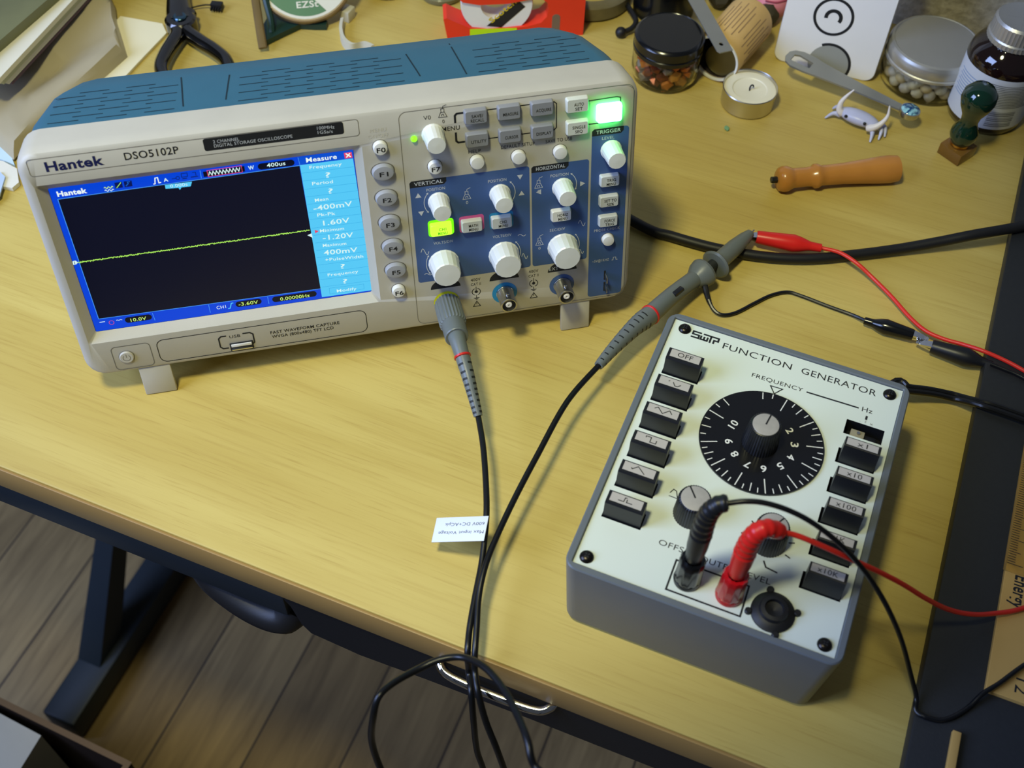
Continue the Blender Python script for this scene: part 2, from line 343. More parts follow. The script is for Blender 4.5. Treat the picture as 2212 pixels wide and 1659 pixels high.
for x in (64.8, 98.6):
    bz.ctext('400V', (x, 29), 5.6, 1.9, M_ink, .1, F); bz.ctext('CAT II', (x, 25.8), 5.8, 1.9, M_ink, .1, F)
    bz.poly(circ(.95, 16, x, 20.4), M_ink, .1, F); bz.line([(x+2.4*math.cos(math.radians(a)), 20.4+2.4*math.sin(math.radians(a))) for a in range(-70, 71, 14)], .4, M_ink, .1, F); bz.line([(x-2.4*math.cos(math.radians(a)), 20.4+2.4*math.sin(math.radians(a))) for a in range(-70, 71, 14)], .4, M_ink, .1, F)
    bz.line([(x, 20.4), (x, 24)], .35, M_ink, .1, F); bz.line([(x, 18), (x, 16)], .35, M_ink, .1, F)
    for i, ww in enumerate((3.4, 2.2, 1)): bz.line([(x-ww/2, 16-i*.55), (x+ww/2, 16-i*.55)], .3, M_ink, .1, F)
    bz.line([(x-2.1, 9.9), (x+2.1, 9.9), (x, 13.6)], .4, M_ink, .1, F, True); bz.line([(x, 11.3), (x, 12.6)], .4, M_ink, .1, F)
for x in (47.4, 81.4, 115.6):
    bz.poly([(x+8.6*math.cos(math.radians(a)), 26.3+6.4*math.sin(math.radians(a))) for a in range(0, 181, 12)], M_ink, .07, F)
bz.ctext('EXT', (110.6, 28.6), 5.4, 2.2, M_pw, .12, F)
bezel = bz.build('bezel', sc, smooth=40)

# coloured overlay panels with their lettering
ov = MB(); tgt = ov
ov.poly(rr(32.3, 32.4, 97.0, 98.6, 1.6), M_blue, .05, F); ov.poly(rr(98.1, 32.4, 130.0, 98.0, 1.6), M_blue, .05, F); ov.poly(rr(131.2, 4.2, 151.6, 115.4, 2), M_blue, .05, F)
for x0, x1, z1, s in ((32.3, 52, 98.6, 'VERTICAL'), (98.1, 118.6, 98.0, 'HORIZONTAL'), (131.2, 148.6, 115.4, 'TRIGGER')):
    ov.poly([(x0, z1-4.0), (x1-1.5, z1-4.0), (x1, z1-2.4), (x1, z1+.1), (x0+1.2, z1+.1), (x0, z1-1)], M_ink, .08, F)
    ov.ctext(s, ((x0+x1)/2+.3, z1-1.9), (x1-x0)*.78, 2.1, M_pw, .12, F, bold=.01)
for s, x, z, ww in (('POSITION', 46, 92.2, 10), ('POSITION', 79.3, 92.4, 10), ('POSITION', 113.6, 90.6, 10), ('LEVEL', 140.2, 109.5, 6.8), ('VOLTS/DIV', 48, 57.7, 11), ('VOLTS/DIV', 81, 56.4, 10.6), ('SEC/DIV', 112.6, 55.4, 8.8), ('PROBE CHECK', 141.5, 50.8, 15), ('~5V@1KHZ', 138.4, 29.6, 10)):
    ov.ctext(s, (x, z), ww, 1.7, M_pw, .12, F)
ov.line([(145, 28.8), (145.8, 28.8), (146, 30.6), (147.4, 30.6), (147.6, 28.8), (148.6, 28.8)], .35, M_pw, .12, F)
def tri(x, z, a, r=1.9): ov.poly([(x+r*math.cos(math.radians(a+k)), z+r*math.sin(math.radians(a+k))) for k in (0, 120, 240)], M_pw, .12, F)
for x, z, a in ((36.4, 89.2, 90), (37.2, 78.6, -90), (91.8, 93, -90), (92.5, 82, 90), (102.4, 81.6, 180), (126.2, 83.2, 0)): tri(x, z, a)
def arc(x, z, r, a0, a1):
    P = [(x+r*math.cos(math.radians(a0+(a1-a0)*i/10)), z+r*math.sin(math.radians(a0+(a1-a0)*i/10))) for i in range(11)]; ov.line(P, .35, M_pw, .12, F)
    for q, s in ((P[0], -1), (P[-1], 1)): ov.poly(circ(.75, 3, q[0], q[1], math.radians((a0 if s < 0 else a1)+90*s)), M_pw, .125, F)
arc(48.6, 84, 9.4, 140, 215); arc(79.6, 84, 9.4, -35, 42); arc(114.2, 83.6, 9, -20, 48); arc(49, 44, 11.5, 150, 210); arc(80, 44, 11.2, -25, 38); arc(114, 43.6, 11.4, -20, 36)
for x, z, am, wl_ in ((37.4, 53, 2.2, 4.4), (38.2, 37.6, .7, 4.4), (92.2, 55, .7, 4.4), (93.6, 40.4, 2, 3.4), (126.6, 57.4, 2.0, 4), (126.6, 38, 1.6, 3)):
    ov.line([(x-wl_/2+wl_*i/12, z+am*math.sin(2*math.pi*i/12)) for i in range(13)], .35, M_pw, .12, F)
for x, z in ((62.4, 83.4), (102, 84.2), (102.2, 46.6)): funnel(x, z, M_pw); ov.ctext('0', (x, z-2.2), 1.2, 1.8, M_pw, .12, F)
M_pink = mat('pink_key_frame', (214, 92, 160), .45, emit=(214, 92, 160), estr=.0); M_cy = mat('cyan_key_frame', (26, 132, 190), .45)
ov.poly(rr(57.4, 62.2, 71.2, 72.6, 1.6), M_pink, .09, F); ov.poly(rr(74.2, 61.8, 87.6, 72.2, 1.6), M_cy, .09, F)
M_lime = emis('lit_lime_key', (120, 255, 10), 1.15)
ov.poly(rr(40.2, 62.2, 54.4, 72.8, 1.8), M_lime, .09, F)
ov.poly(circ(7.4, 32, 47.3, 16.4), mat('yellow_ring', (214, 214, 30), .5), .09, F); ov.poly(circ(7.4, 32, 81.4, 16.6), M_cy, .09, F); ov.poly(circ(7.4, 32, 115.4, 16.4), M_blue, .09, F)
ov.build('control_overlay', sc, smooth=0)

# LCD
SY = 4.55
lcd = MB(); E = lambda n, c, s=1.: emis('lcd_'+n, c, s)
c_b = E('blue', (0, 66, 214)); c_d = E('dark', (5, 8, 30)); c_c = E('cyan', (84, 200, 246)); c_w = E('white', (236, 250, 246)); c_l = E('line', (70, 150, 240)); c_g = E('trace', (176, 240, 96)); c_h = E('header', (4, 78, 206)); c_p = E('pale', (214, 244, 244)); c_y = E('yellow', (206, 246, 120)); c_r = E('red', (226, 70, 104)); c_cl = E('cyanline', (40, 160, 220)); c_k = E('icon', (6, 30, 96)); c_bt = E('navy', (4, 20, 86))
LM = Matrix.Translation((0, SY, 0)) @ FACE
lcd.box(-145.7, SY, 28, 5.5, SY+3, 119, c_b)
P = lambda pts, m, z: lcd.poly(pts, m, z, LM)
P([(-142.79, 112.68), (-142.33, 36.19), (-21.90, 34.89), (-22.58, 114.09)], c_d, .05)
lcd.line([(-142.79, 112.68), (-142.33, 36.19), (-21.64, 34.91)], .35, c_l, .07, LM); lcd.line([(-142.79, 112.68), (-22.34, 114.11)], .35, c_l, .07, LM)
P([(-22.31, 114.29), (-22.16, 29.01), (6.44, 28.79), (5.01, 114.22)], c_c, .08)
P([(-22.50, 118.88), (-22.13, 114.27), (5.03, 114.33), (5.07, 119.11)], c_h, .1); lcd.line([(-22.62, 118.85), (-22.24, 114.17)], .25, c_l, .12, LM)
lcd.text('Measure', (-18.82, 115.41), (-3.10, 115.34), 2.6, c_w, .14, LM, bold=.02)
P([(0.71, 118.07), (0.88, 114.69), (4.80, 114.69), (4.65, 117.98)], c_r, .12)
lcd.line([(1.58, 117.56), (4.01, 115.30)], .6, c_w, .14, LM); lcd.line([(3.84, 117.50), (1.67, 115.26)], .6, c_w, .15, LM)
for s, a, b, h in (('Frequency', (-17.74, 111.25), (-1.17, 110.94), 1.9), ('Period', (-17.66, 101.58), (-6.90, 101.32), 1.9), ('Mean', (-17.59, 91.40), (-10.57, 91.44), 1.9), ('-400mV', (-19.04, 86.09), (1.42, 85.90), 3.0),
    ('Pk-Pk', (-17.61, 82.16), (-8.11, 81.79), 1.9), ('1.60V', (-15.23, 76.14), (-1.18, 75.85), 3.0), ('Minimum', (-17.50, 72.04), (-4.64, 71.67), 1.9), ('-1.20V', (-16.69, 66.85), (-0.30, 66.22), 3.0),
    ('Maximum', (-17.26, 62.47), (-4.57, 61.85), 1.9), ('400mV', (-17.38, 57.15), (0.88, 56.24), 3.0), ('+PulseWidth', (-17.24, 52.93), (3.62, 51.87), 1.9), ('Frequency', (-17.16, 42.64), (-0.21, 42.22), 1.9), ('Modify', (-13.52, 30.89), (-2.46, 30.64), 1.9),
    ('?', (-10.18, 105.05), (-7.69, 105.00), 3.0), ('?', (-10.03, 95.30), (-7.56, 95.26), 3.0), ('?', (-9.49, 46.62), (-7.03, 46.56), 3.0), ('?', (-9.39, 36.31), (-6.90, 36.25), 3.0)):
    lcd.text(s, a, b, h, c_p, .14, LM, bold=.012)
for q in ([(-22.19, 109.50), (4.96, 109.28)], [(-22.15, 104.79), (5.00, 104.55)], [(-22.03, 99.72), (5.16, 99.47)], [(-22.09, 95.03), (5.37, 94.78)], [(-21.88, 90.48), (5.54, 89.71)], [(-21.75, 85.25), (5.76, 84.91)], [(-21.61, 80.96), (5.82, 80.04)], [(-21.50, 75.33), (5.82, 75.00)], [(-21.29, 70.69), (5.91, 70.20)], [(-21.22, 65.67), (5.97, 65.17)], [(-21.13, 60.78), (5.94, 60.16)], [(-21.26, 56.05), (5.96, 55.52)], [(-21.32, 51.02), (6.07, 50.70)], [(-21.37, 45.68), (6.08, 45.46)], [(-21.47, 41.12), (6.07, 40.37)], [(-21.37, 35.96), (6.09, 35.53)]): lcd.line(q, .16, c_cl, .11, LM)
lcd.line([(-17.43, 34.47), (1.89, 33.89), (1.73, 30.47), (-17.59, 30.40)], .16, c_cl, .11, LM, True)
P([(-20.20, 74.10), (-20.14, 71.82), (-18.09, 73.04)], c_r, .13)
lcd.text('Hantek', (-142.36, 114.21), (-127.98, 114.29), 2.9, c_w, .12, LM, bold=.035)
for dz in (0, -1.6): lcd.line([(-119.6+4.4*i/16, 115.6+dz+.5*math.sin(i*math.pi/3.2)) for i in range(17)], .35, c_y if dz == 0 else c_p, .1, LM)
P([(-114.03, 117.90), (-114.25, 114.59), (-110.62, 114.62), (-110.42, 117.89)], c_bt, .09); lcd.line([(-113.66, 114.77), (-110.95, 117.59)], .35, c_g, .12, LM)
P([(-109.52, 117.91), (-109.72, 114.59), (-105.90, 114.65), (-105.66, 117.96)], c_bt, .09); lcd.line([(-109.05, 115.14), (-107.58, 116.53), (-107.84, 117.38), (-106.47, 117.44)], .5, E('blob', (20, 90, 190)), .12, LM)
lcd.line([(-95.75, 114.28), (-94.90, 114.37), (-94.28, 117.57), (-93.01, 117.75), (-92.95, 114.55), (-91.85, 114.76)], .5, c_w, .12, LM)
lcd.text('A', (-90.46, 114.82), (-88.17, 114.85), 1.9, c_p, .12, LM, bold=.02)
lcd.line([(-86.35, 115.87), (-84.28, 115.94)], .35, c_k, .1, LM); lcd.line([(x*1+-83.36, y+115.96) for x, y in circ(.9, 10)], .35, c_k, .1, LM, True)
lcd.line([(-81.29, 118.18), (-78.32, 118.16), (-78.50, 116.14), (-81.39, 116.14)], .35, c_k, .1, LM, True); lcd.line([(-81.22, 115.20), (-78.92, 115.23)], .5, c_k, .1, LM)
lcd.line([(-75.83, 118.00), (-74.22, 118.03), (-74.29, 116.04)], .35, c_k, .1, LM); lcd.line([(-77.03, 115.48), (-73.34, 115.51)], .5, c_k, .1, LM)
P([(-90.41, 112.97), (-90.48, 110.74), (-84.18, 110.31), (-83.75, 109.04), (-82.69, 110.35), (-78.08, 110.30), (-76.96, 112.86)], c_c, .1); lcd.text('0.000s', (-88.00, 110.96), (-79.46, 110.90), 1.8, c_p, .14, LM)
lcd.line([(-71.80, 118.63), (-72.01, 114.06)], .3, c_l, .1, LM)
P([(-70.62, 117.64), (-70.62, 114.56), (-49.99, 114.75), (-49.90, 117.93)], c_d, .09)
lcd.line([(-68.52, 118.03), (-68.46, 114.50), (-51.36, 114.63), (-51.32, 118.31)], .3, c_r, .11, LM, True)
lcd.line([(-68.14+i*.84, 116.19+(1.05 if i % 2 else -1.05)+i*.012) for i in range(20)], .42, c_p, .12, LM)
lcd.text('W', (-48.11, 115.39), (-45.16, 115.43), 2.2, c_p, .12, LM, bold=.02)
def pill(a, b, h, m=c_bt):
    lcd.poly(rr(a[0], (a[1]+b[1])/2-h/2, b[0], (a[1]+b[1])/2+h/2, h/2-.05), m, .09, LM)
pill((-43.30, 116.24), (-24.74, 116.45), 3.6, c_d); lcd.text('400us', (-38.75, 115.45), (-29.35, 115.51), 2.2, c_p, .12, LM, bold=.015)
pill((-129.19, 32.72), (-114.86, 32.59), 3.8, c_d); lcd.text('10.0V', (-126.33, 31.23), (-117.92, 31.15), 2.2, c_y, .12, LM, bold=.01)
lcd.line([(-114.07, 35.02), (-113.75, 29.77)], .3, c_l, .1, LM); lcd.line([(-83.76, 35.15), (-83.81, 29.64)], .3, c_l, .1, LM); lcd.line([(-51.56, 34.68), (-51.58, 29.81)], .3, c_l, .1, LM)
lcd.text('CH1', (-79.93, 31.19), (-74.87, 31.22), 2.1, c_w, .12, LM); lcd.line([(-73.87, 30.58), (-72.73, 30.69), (-71.65, 33.87), (-70.47, 33.97)], .5, c_c, .12, LM)
pill((-69.47, 32.49), (-55.24, 32.45), 3.8, c_d); lcd.text('-3.60V', (-67.93, 31.29), (-57.24, 31.13), 2.2, c_y, .12, LM, bold=.01)
pill((-49.38, 32.34), (-24.74, 32.03), 3.8, c_d); lcd.text('0.00000Hz', (-45.07, 30.76), (-28.72, 30.48), 2.2, c_y, .12, LM, bold=.01)
lcd.line([(-142.42, 33.89), (-139.48, 33.91)], .4, c_p, .12, LM); lcd.line([(x+-136.36, y+32.60) for x, y in circ(1.3, 14)], .25, c_r, .12, LM, True); lcd.line([(-133.63, 33.70), (-132.88, 33.75), (-132.24, 33.37), (-131.40, 33.79), (-130.50, 33.42)], .3, c_p, .12, LM)
rnd = random.Random(3); a = Vector((-144.01, 74.05)); b_ = Vector((-22.89, 74.37)); n = 360
tr = [(a.x+(b_.x-a.x)*i/n, a.y+(b_.y-a.y)*i/n+rnd.uniform(-.34, .34)) for i in range(n+1)]
lcd.line(tr, .5, c_g, .1, LM)
P([(-145.70, 75.23), (-145.82, 72.88), (-144.37, 73.04), (-143.26, 74.21), (-144.10, 75.48)], c_p, .12); lcd.line([(-144.78, 75.01), (-144.95, 73.14)], .3, c_bt, .13, LM)
P([(-24.42, 71.34), (-22.06, 72.26), (-21.88, 69.29)], c_p, .12)
lcd.build('screen', sc, smooth=0)

# teal shell
sh = MB()
def S2(x, z0, z1, r, y): return [(px, y, pz) for px, pz in rr(-x, z0, x, z1, r)]
sh.loft([S2(154.2, .8, 140.8, 11, 22.6), S2(153.4, 1.2, 140.6, 13, 40), S2(150.4, 2.5, 139.6, 19, 66), S2(147, 4, 137.6, 26, 80), S2(143, 7, 134, 28, 87), S2(136, 14, 127, 24, 90)], M_teal)
def topz(y): return (140.8-.012*(y-22.6) if y < 40 else 140.6-(y-40)*.0385 if y < 66 else 139.6-(y-66)*.143)
def slot(x0, x1, y, ww=.75, m=M_vent): sh.add([(x0, y-ww/2, topz(y-ww/2)+.08), (x1, y-ww/2, topz(y-ww/2)+.08), (x1, y+ww/2, topz(y+ww/2)+.08), (x0, y+ww/2, topz(y+ww/2)+.08)], [(0, 1, 2, 3)], m)
for x0, x1 in ((-142, -78), (-48, 40), (77, 137)):
    x = x0; k = 0
    while x+14 < x1+8:
        for j in range(4):
            y = 30+j*9+(k % 2)*4.2
            xs = x+j*0.6
            if xs+15 < x1 or xs < x1-10: slot(xs, min(xs+15, x1), y)
        x += 10.6 if False else 11.8; k += 1
for x, y0, y1, dx in ((-75.4, 31, 66, -1.2), (-54, 33, 62, 2.6), (46.5, 33, 62, -3.5), (70.5, 29, 70, -2.4)):
    n = 6; sh.add([(x+dx*i/n+s, y0+(y1-y0)*i/n, topz(y0+(y1-y0)*i/n)+.1) for i in range(n+1) for s in (-.4, .4)], [(2*i, 2*i+1, 2*i+3, 2*i+2) for i in range(n)], M_vent)
sh.build('rear_case', sc, smooth=40)

# knobs
def knob(x, z, r, ln, name='knob'):
    k = MB(); Mx = Matrix.Translation((x, 0, z)) @ RX(90)
    k.lathe([(r+.5, -.3), (r+.5, .8), (r*1.02, 1.2), (r*.98, ln*.5), (r*.93, ln-.9), (r*.86, ln-.15), (0.0, ln)], M_knob, Mx, 18)
    return k.build(name, sc, smooth=15)
for x, z in ((46.7, 125), (47.1, 84.2), (80.5, 84), (115.3, 82.6), (142, 102)): knob(x, z, 5.4, 12.4)
for x, z in ((47.4, 43.8), (81.6, 43.6), (115.6, 43.4)): knob(x, z, 8.3, 12.4)
# keys
def key(x, z, ww, hh, m, lines, tm=M_ink, prot=3.0, r=1.0, fs=1.75):
    k = MB(); Mx = Matrix.Translation((x, 0, z)) @ RX(90)
    o = rr(-ww/2, -hh/2, ww/2, hh/2, r)
    k.loft([[(a*1.05, b*1.06, -.2) for a, b in o], [(a*1.03, b*1.03, prot*.55) for a, b in o], [(a, b, prot-.5) for a, b in o], [(a*.93, b*.9, prot) for a, b in o]], m, Mx)
    n = len(lines)
    for i, s in enumerate(lines):
        wd_ = {1: 2.0, 2: 3.2, 3: 4.2, 4: 5.4, 5: 6.3, 6: 7.4}.get(len(s), 8.4)*(.95 if ww > 8 else 1)
        k.ctext(s, (0.6, (n-1)*1.25-i*2.5-.5), wd_*fs/1.75, fs, tm, prot+.06, Mx, bold=.012)
    return k.build('push_button', sc, smooth=40)
for x, z, L in ((69.1, 133.2, ('SAVE/', 'RECALL')), (86.4, 133.2, ('MEASURE',)), (103.7, 133.1, ('ACQUIRE',)), (69.3, 119.8, ('UTILITY',)), (86.6, 119.8, ('CURSOR',)), (103.8, 119.6, ('DISPLAY',))): key(x, z-.3, 11.6, 7.6, M_key, L)
M_pale = mat('pale_key_rubber', (206, 210, 200), .45)
key(122.4, 132.2, 11.6, 7.8, M_pale, ('AUTO', 'SET')); key(122.6, 119, 11.6, 7.8, M_pale, ('SINGLE', 'SEQ'))
k = MB(); Mx = Matrix.Translation((139.9, 0, 125)) @ RX(90); M_run = emis('lit_green_key', (74, 255, 122), 17.)
o_ = rr(-6.6, -5, 6.6, 5, 1.4); k.loft([[(a*1.04, b*1.04, -.2) for a, b in o_], [(a, b, 2.4) for a, b in o_], [(a*.94, b*.93, 3) for a, b in o_]], M_run, Mx); k.build('run_stop_button', sc)
M_lit = emis('lit_lime_keytop', (196, 255, 60), 1.3)
key(47.1, 67.4, 11.4, 7.4, M_lit, ('CH1', 'MENU'), emis('lime_text', (60, 190, 0), 1.)); key(64.1, 67, 11.2, 7.2, mat('light_key_rubber', (196, 200, 198), .45), ('MATH', 'MENU')); key(80.7, 66.7, 11.2, 7.2, MATS['light_key_rubber'], ('CH2', 'MENU'))
key(114.3, 65.8, 11, 7, M_white, ('HORIZ', 'MENU'))
for z, L in ((84, ('TRIG', 'MENU')), (70.9, ('SET TO', '50%')), (57.7, ('FORCE', 'TRIG'))): key(141.4, z, 10.6, 6.8, MATS['light_key_rubber'], L)
def rkey(x, z, rx, rz, m, s='', prot=3.):
    k = MB(); Mx = Matrix.Translation((x, 0, z)) @ RX(90); o = [(rx*math.cos(t*math.pi/14), rz*math.sin(t*math.pi/14)) for t in range(28)]
    k.loft([[(a*1.1, b*1.1, .05) for a, b in o], [(a*1.1, b*1.1, .1) for a, b in o]], M_groove, Mx)
    k.loft([[(a, b, 0) for a, b in o], [(a, b, prot*.7) for a, b in o], [(a*.9, b*.9, prot) for a, b in o], [(a*.5, b*.5, prot+.25) for a, b in o]], m, Mx)
    if s: k.ctext(s, (.2, -.3), 4.6, 2.6, M_ink, prot+.3, Mx, bold=.02)
    return k.build('push_button', sc, smooth=40)
for x, z in ((68.8, 106), (91, 105.7), (113.6, 105.4)): rkey(x, z, 3.8, 3.8, M_white)
rkey(141.9, 44.4, 3.5, 3.5, M_white); rkey(46.4, 106.3, 3.7, 3.7, M_white, 'F7'); rkey(19.1, 121.7, 3.7, 3.7, M_white, 'F0'); rkey(20.5, 30.1, 3.7, 3.7, M_white, 'F6')
M_fk = mat('grey_softkey', (156, 158, 164), .45)
for i, z in enumerate((107.4, 91.6, 75.9, 60.4, 44.5)): rkey(19.2+.22*i, z, 5.8, 4.4, M_fk, 'F%d' % (i+1))
k = MB(); k.lathe([(1.6, 0), (1.6, .9), (1.1, 1.7), (0, 2)], M_greenled, Matrix.Translation((36.8, 0, 123.8)) @ RX(90), 16); k.build('power_led', sc)
# power button, USB port, probe terminals, feet
k = MB(); Mx = Matrix.Translation((-133.2, 0, 11.2)) @ RX(90)
k.cyl(4.3, -.2, .12, M_groove, Mx, 28); k.cyl(3.95, 0, 1.2, M_case, Mx, 28, .5); k.line([(2*math.cos(math.radians(a)), 2*math.sin(math.radians(a))) for a in range(-230, 51, 20)], .3, M_groove, 1.26, Mx); k.line([(0, .2), (0, 2.4)], .3, M_groove, 1.27, Mx)
k.build('power_button', sc)
k = MB(); k.box(-77.2, -.5, 4.4, -64.2, .4, 9.6, M_ink, .2); k.box(-76.4, -1.0, 7.2, -65, .2, 9.0, mat('usb_white_tongue', (224, 222, 214), .4), .2); k.box(-76.4, -1.2, 4.9, -65, .2, 5.8, M_chrome, .15); k.build('usb_port', sc)
for z, tilt in ((18.6, 8), (10.4, -10)):
    k = MB(); k.box(-.5, -.2, -3.2, .5, .3, 3.2, M_ink, 0, M=T(141.2, 0, z)); k.box(-.3, -5.2, -2.2, .3, 0, 2.2, M_steel, .2, M=T(141.4, 0, z) @ RX(tilt)); k.cyl(.8, -.5, .5, M_dksteel, T(141.4, -4.2, z) @ RY(90), 10); k.build('probe_terminal', sc)
for x in (-120.8, 124.2):
    k = MB(); k.box(x-8.8, 1.2, -19.7, x+8.8, 4.4, .6, M_case, .8, M=I4); k.box(x-8.8, 3, -3.5, x+8.8, 16, -.2, M_case, .8)
    k.build('foot', sc)
k = MB()
for x in (-120.8, 124.2): pass
# bnc sockets
def bnc(x, z):
    k = MB(); Mx = Matrix.Translation((x, 0, z)) @ RX(90)
    k.lathe([(5.1, 0), (5.1, 1.0), (4.9, 1.2), (4.9, 2.2), (4.75, 2.4), (4.75, 12.3), (4.4, 12.6), (3.9, 12.6), (3.9, 5), (0, 5)], M_steel, Mx, 32)
    k.lathe([(1.9, 5), (1.9, 11.8), (1.5, 12.2), (.55, 12.2), (.55, 9)], mat('white_ptfe', (232, 228, 220), .35), Mx, 18); k.lathe([(.55, 5), (.55, 10), (0, 10)], M_dksteel, Mx, 10)
    for s in (90, 270): k.lathe([(1.05, 3.9), (1.05, 5.6), (.6, 5.9), (0, 5.9)], M_chrome, Mx @ T(0, 0, 8.6) @ RZ(s) @ RY(90), 12)
    return k.build('bnc_socket', sc, smooth=40)
bnc(81.4, 16.6); bnc(115.4, 16.4); bnc(47.3, 16.6)
# mains lead of the oscilloscope
pc = MB(); pts = [(180.0, 75.2, 4.0), (187.5, 68.7, 4.0), (202.8, 57.3, 4.0), (226.0, 42.5, 4.0), (252.7, 29.9, 4.0), (281.0, 22.0, 4.0), (311.3, 19.3, 4.0), (341.9, 17.7, 5.0), (368.3, 15.3, 9.0), (388.3, 13.3, 13.0), (413.6, 13.2, 14.0), (447.1, 15.1, 14.0)]
import itertools
pts = [(110, 92, 42), (122, 112, 24), (146, 114, 8)] + pts[1:]
pc.tube(pts, 3.4, M_rubber, 12); cable = pc.build('scope_mains_cable')
tag(cable, 'thick black mains cable running right from behind the oscilloscope across the desk', 'cable')
# ------------------------------------------------------------------ function generator (local x right, y away, z up)
fg = thing('function_generator', 'grey box with a white panel, black dial and two columns of black push keys', 'function generator', (125.0, -220.2, 0.0), -34.417)
PH = 58.8
M_box = mat('grey_bakelite', (100, 106, 110), .38, var=.05, bump=.1, bscale=1500); M_pan = mat('white_enamel_panel', (214, 222, 210), .3, var=.03, vscale=14)
bx = MB()
def RG(x, y0, y1, r, z): return [(px, py, z) for px, py in rr(-x, y0, x, y1, r)]
bx.loft([RG(62.4, -.3, 161.1, .8, PH-3), RG(62.4, -.3, 161.1, .8, PH+.8), RG(62.9, -.8, 161.6, 1.2, PH+1.3), RG(65.4, -3.3, 164.1, 6, PH+1.3), RG(66, -3.9, 164.7, 6.5, PH+.6), RG(65.8, -3.7, 164.5, 6.5, PH-4), RG(63.4, -1.3, 162.3, 7, 4), RG(62.2, -.1, 161.1, 7, 1), RG(60, 2, 159, 6, 0)], M_box, cap0=False, cap1=True)
bx.build('case', fg, smooth=40)
pn = MB()
xs = [-62.2, -58.2, -38.4, 38.9, 58.4, 62.2]; slots = [28.4+18.82*k for k in range(6)]
ys = [0]+[q for y in slots for q in (y, y+9.3)]+[160.8]
for j in range(len(ys)-1):
    for i in range(5):
        if j % 2 == 1 and i in (1, 3): continue
        pn.add([(xs[i], ys[j], PH), (xs[i+1], ys[j], PH), (xs[i+1], ys[j+1], PH), (xs[i], ys[j+1], PH)], [(0, 1, 2, 3)], M_pan)
for y in slots:
    for x0, x1 in ((-58.2, -38.4), (38.9, 58.4)):
        v = [(x0, y, PH), (x1, y, PH), (x1, y+9.3, PH), (x0, y+9.3, PH)]; u = [(a, b, PH-9) for a, b, c in v]
        pn.add(v+u, [(0, 4, 5, 1), (1, 5, 6, 2), (2, 6, 7, 3), (3, 7, 4, 0), (4, 7, 6, 5)], M_black)
z = PH+.06
PT = lambda s, p0, p1, h, bold=0.: pn.text(s, p0, p1, h, M_ink, z, I4, bold)
PT('FUNCTION', (-33.2, 151.2), (4.4, 151.4), 4.0); PT('GENERATOR', (9.8, 151.4), (49.6, 151.8), 4.0)
PT('FREQUENCY', (-13.6, 138.9), (13.6, 139.5), 2.6); pn.line([(15.6, 140.4), (43.0, 141)], .9, M_ink, z); PT('Hz', (44.8, 139.7), (50.2, 139.9), 3.0); pn.line([(48, 137.6), (48, 135)], 1.1, M_ink, z)
pn.text('x', (50.4, 132.6), (52, 132.6), 1.8, mat('faded_print', (110, 112, 108), .6, var=0), z); pn.text('.1', (45, 132.8), (48.4, 132.8), 1.8, mat('very_faded_print', (176, 178, 170), .6, var=0), z)
pn.line([(-2.8, 137.0), (3.6, 137.2), (.3, 132.6)], .6, M_ink, z, I4, True)
for q, ww in (([(-43.3, 156.6), (-49.6, 156.6), (-49.6, 154.6), (-44.6, 154.6), (-44.6, 152.2), (-50.4, 152.2)], 1.5), ([(-43.6, 155.2), (-44.4, 152.2), (-38.6, 152.2), (-38.6, 155.2)], 1.3), ([(-41.4, 155.2), (-41.6, 152.4)], 1.1)): pass
def logo(x, y):
    s = 1.0
    for q in ([(x+4.6, y+4), (x, y+4), (x, y+2.1), (x+3.6, y+2.1), (x+3.6, y), (x-.6, y)], [(x+4.8, y+2.6), (x+4.8, y), (x+8.4, y), (x+8.4, y+2.6)], [(x+6.6, y+2.4), (x+6.6, y)], [(x+5.6, y+4), (x+14.2, y+4), (x+14.2, y+1.8), (x+12, y+1.8), (x+12, y-.6)], [(x+10, y+4), (x+10, y-.6)]): pn.line(q, 1.05, M_ink, z)
logo(-50.6, 152.6)
PT('OFFSET', (-28.2, 24.6), (-9.6, 24.6), 3.0); PT('OUTPUT', (-7.4, 23.8), (12.6, 24.0), 3.0); PT('LEVEL', (12.8, 24.0), (26.4, 24.4), 3.0)
pn.line([(-6.8, 20.0), (-17.6, 20.0), (-17.6, 3.6), (17.8, 3.6), (17.6, 20.0), (6.4, 20.0)], .9, M_ink, z); pn.line([(-14, 20.0), (14, 20.0)], .9, M_ink, z)
for a in range(-20, 221, 40): pn.line([(19.5+10*math.cos(math.radians(a)), 46+10*math.sin(math.radians(a))), (19.5+13*math.cos(math.radians(a)), 46+13*math.sin(math.radians(a)))], .7, M_ink, z)
pn.line([(20.4, 35.6), (22.2, 32.6), (28, 31.8)], .8, M_ink, z)
pn.line([(-31.6, 54.0), (-30.4, 56.6), (-28.8, 56.0), (-27.4, 52.6), (-25, 52)], .5, M_ink, z); pn.line([(-31.6, 52.2), (-25, 52)], .45, M_ink, z)
pn.build('front_panel', fg, smooth=0)
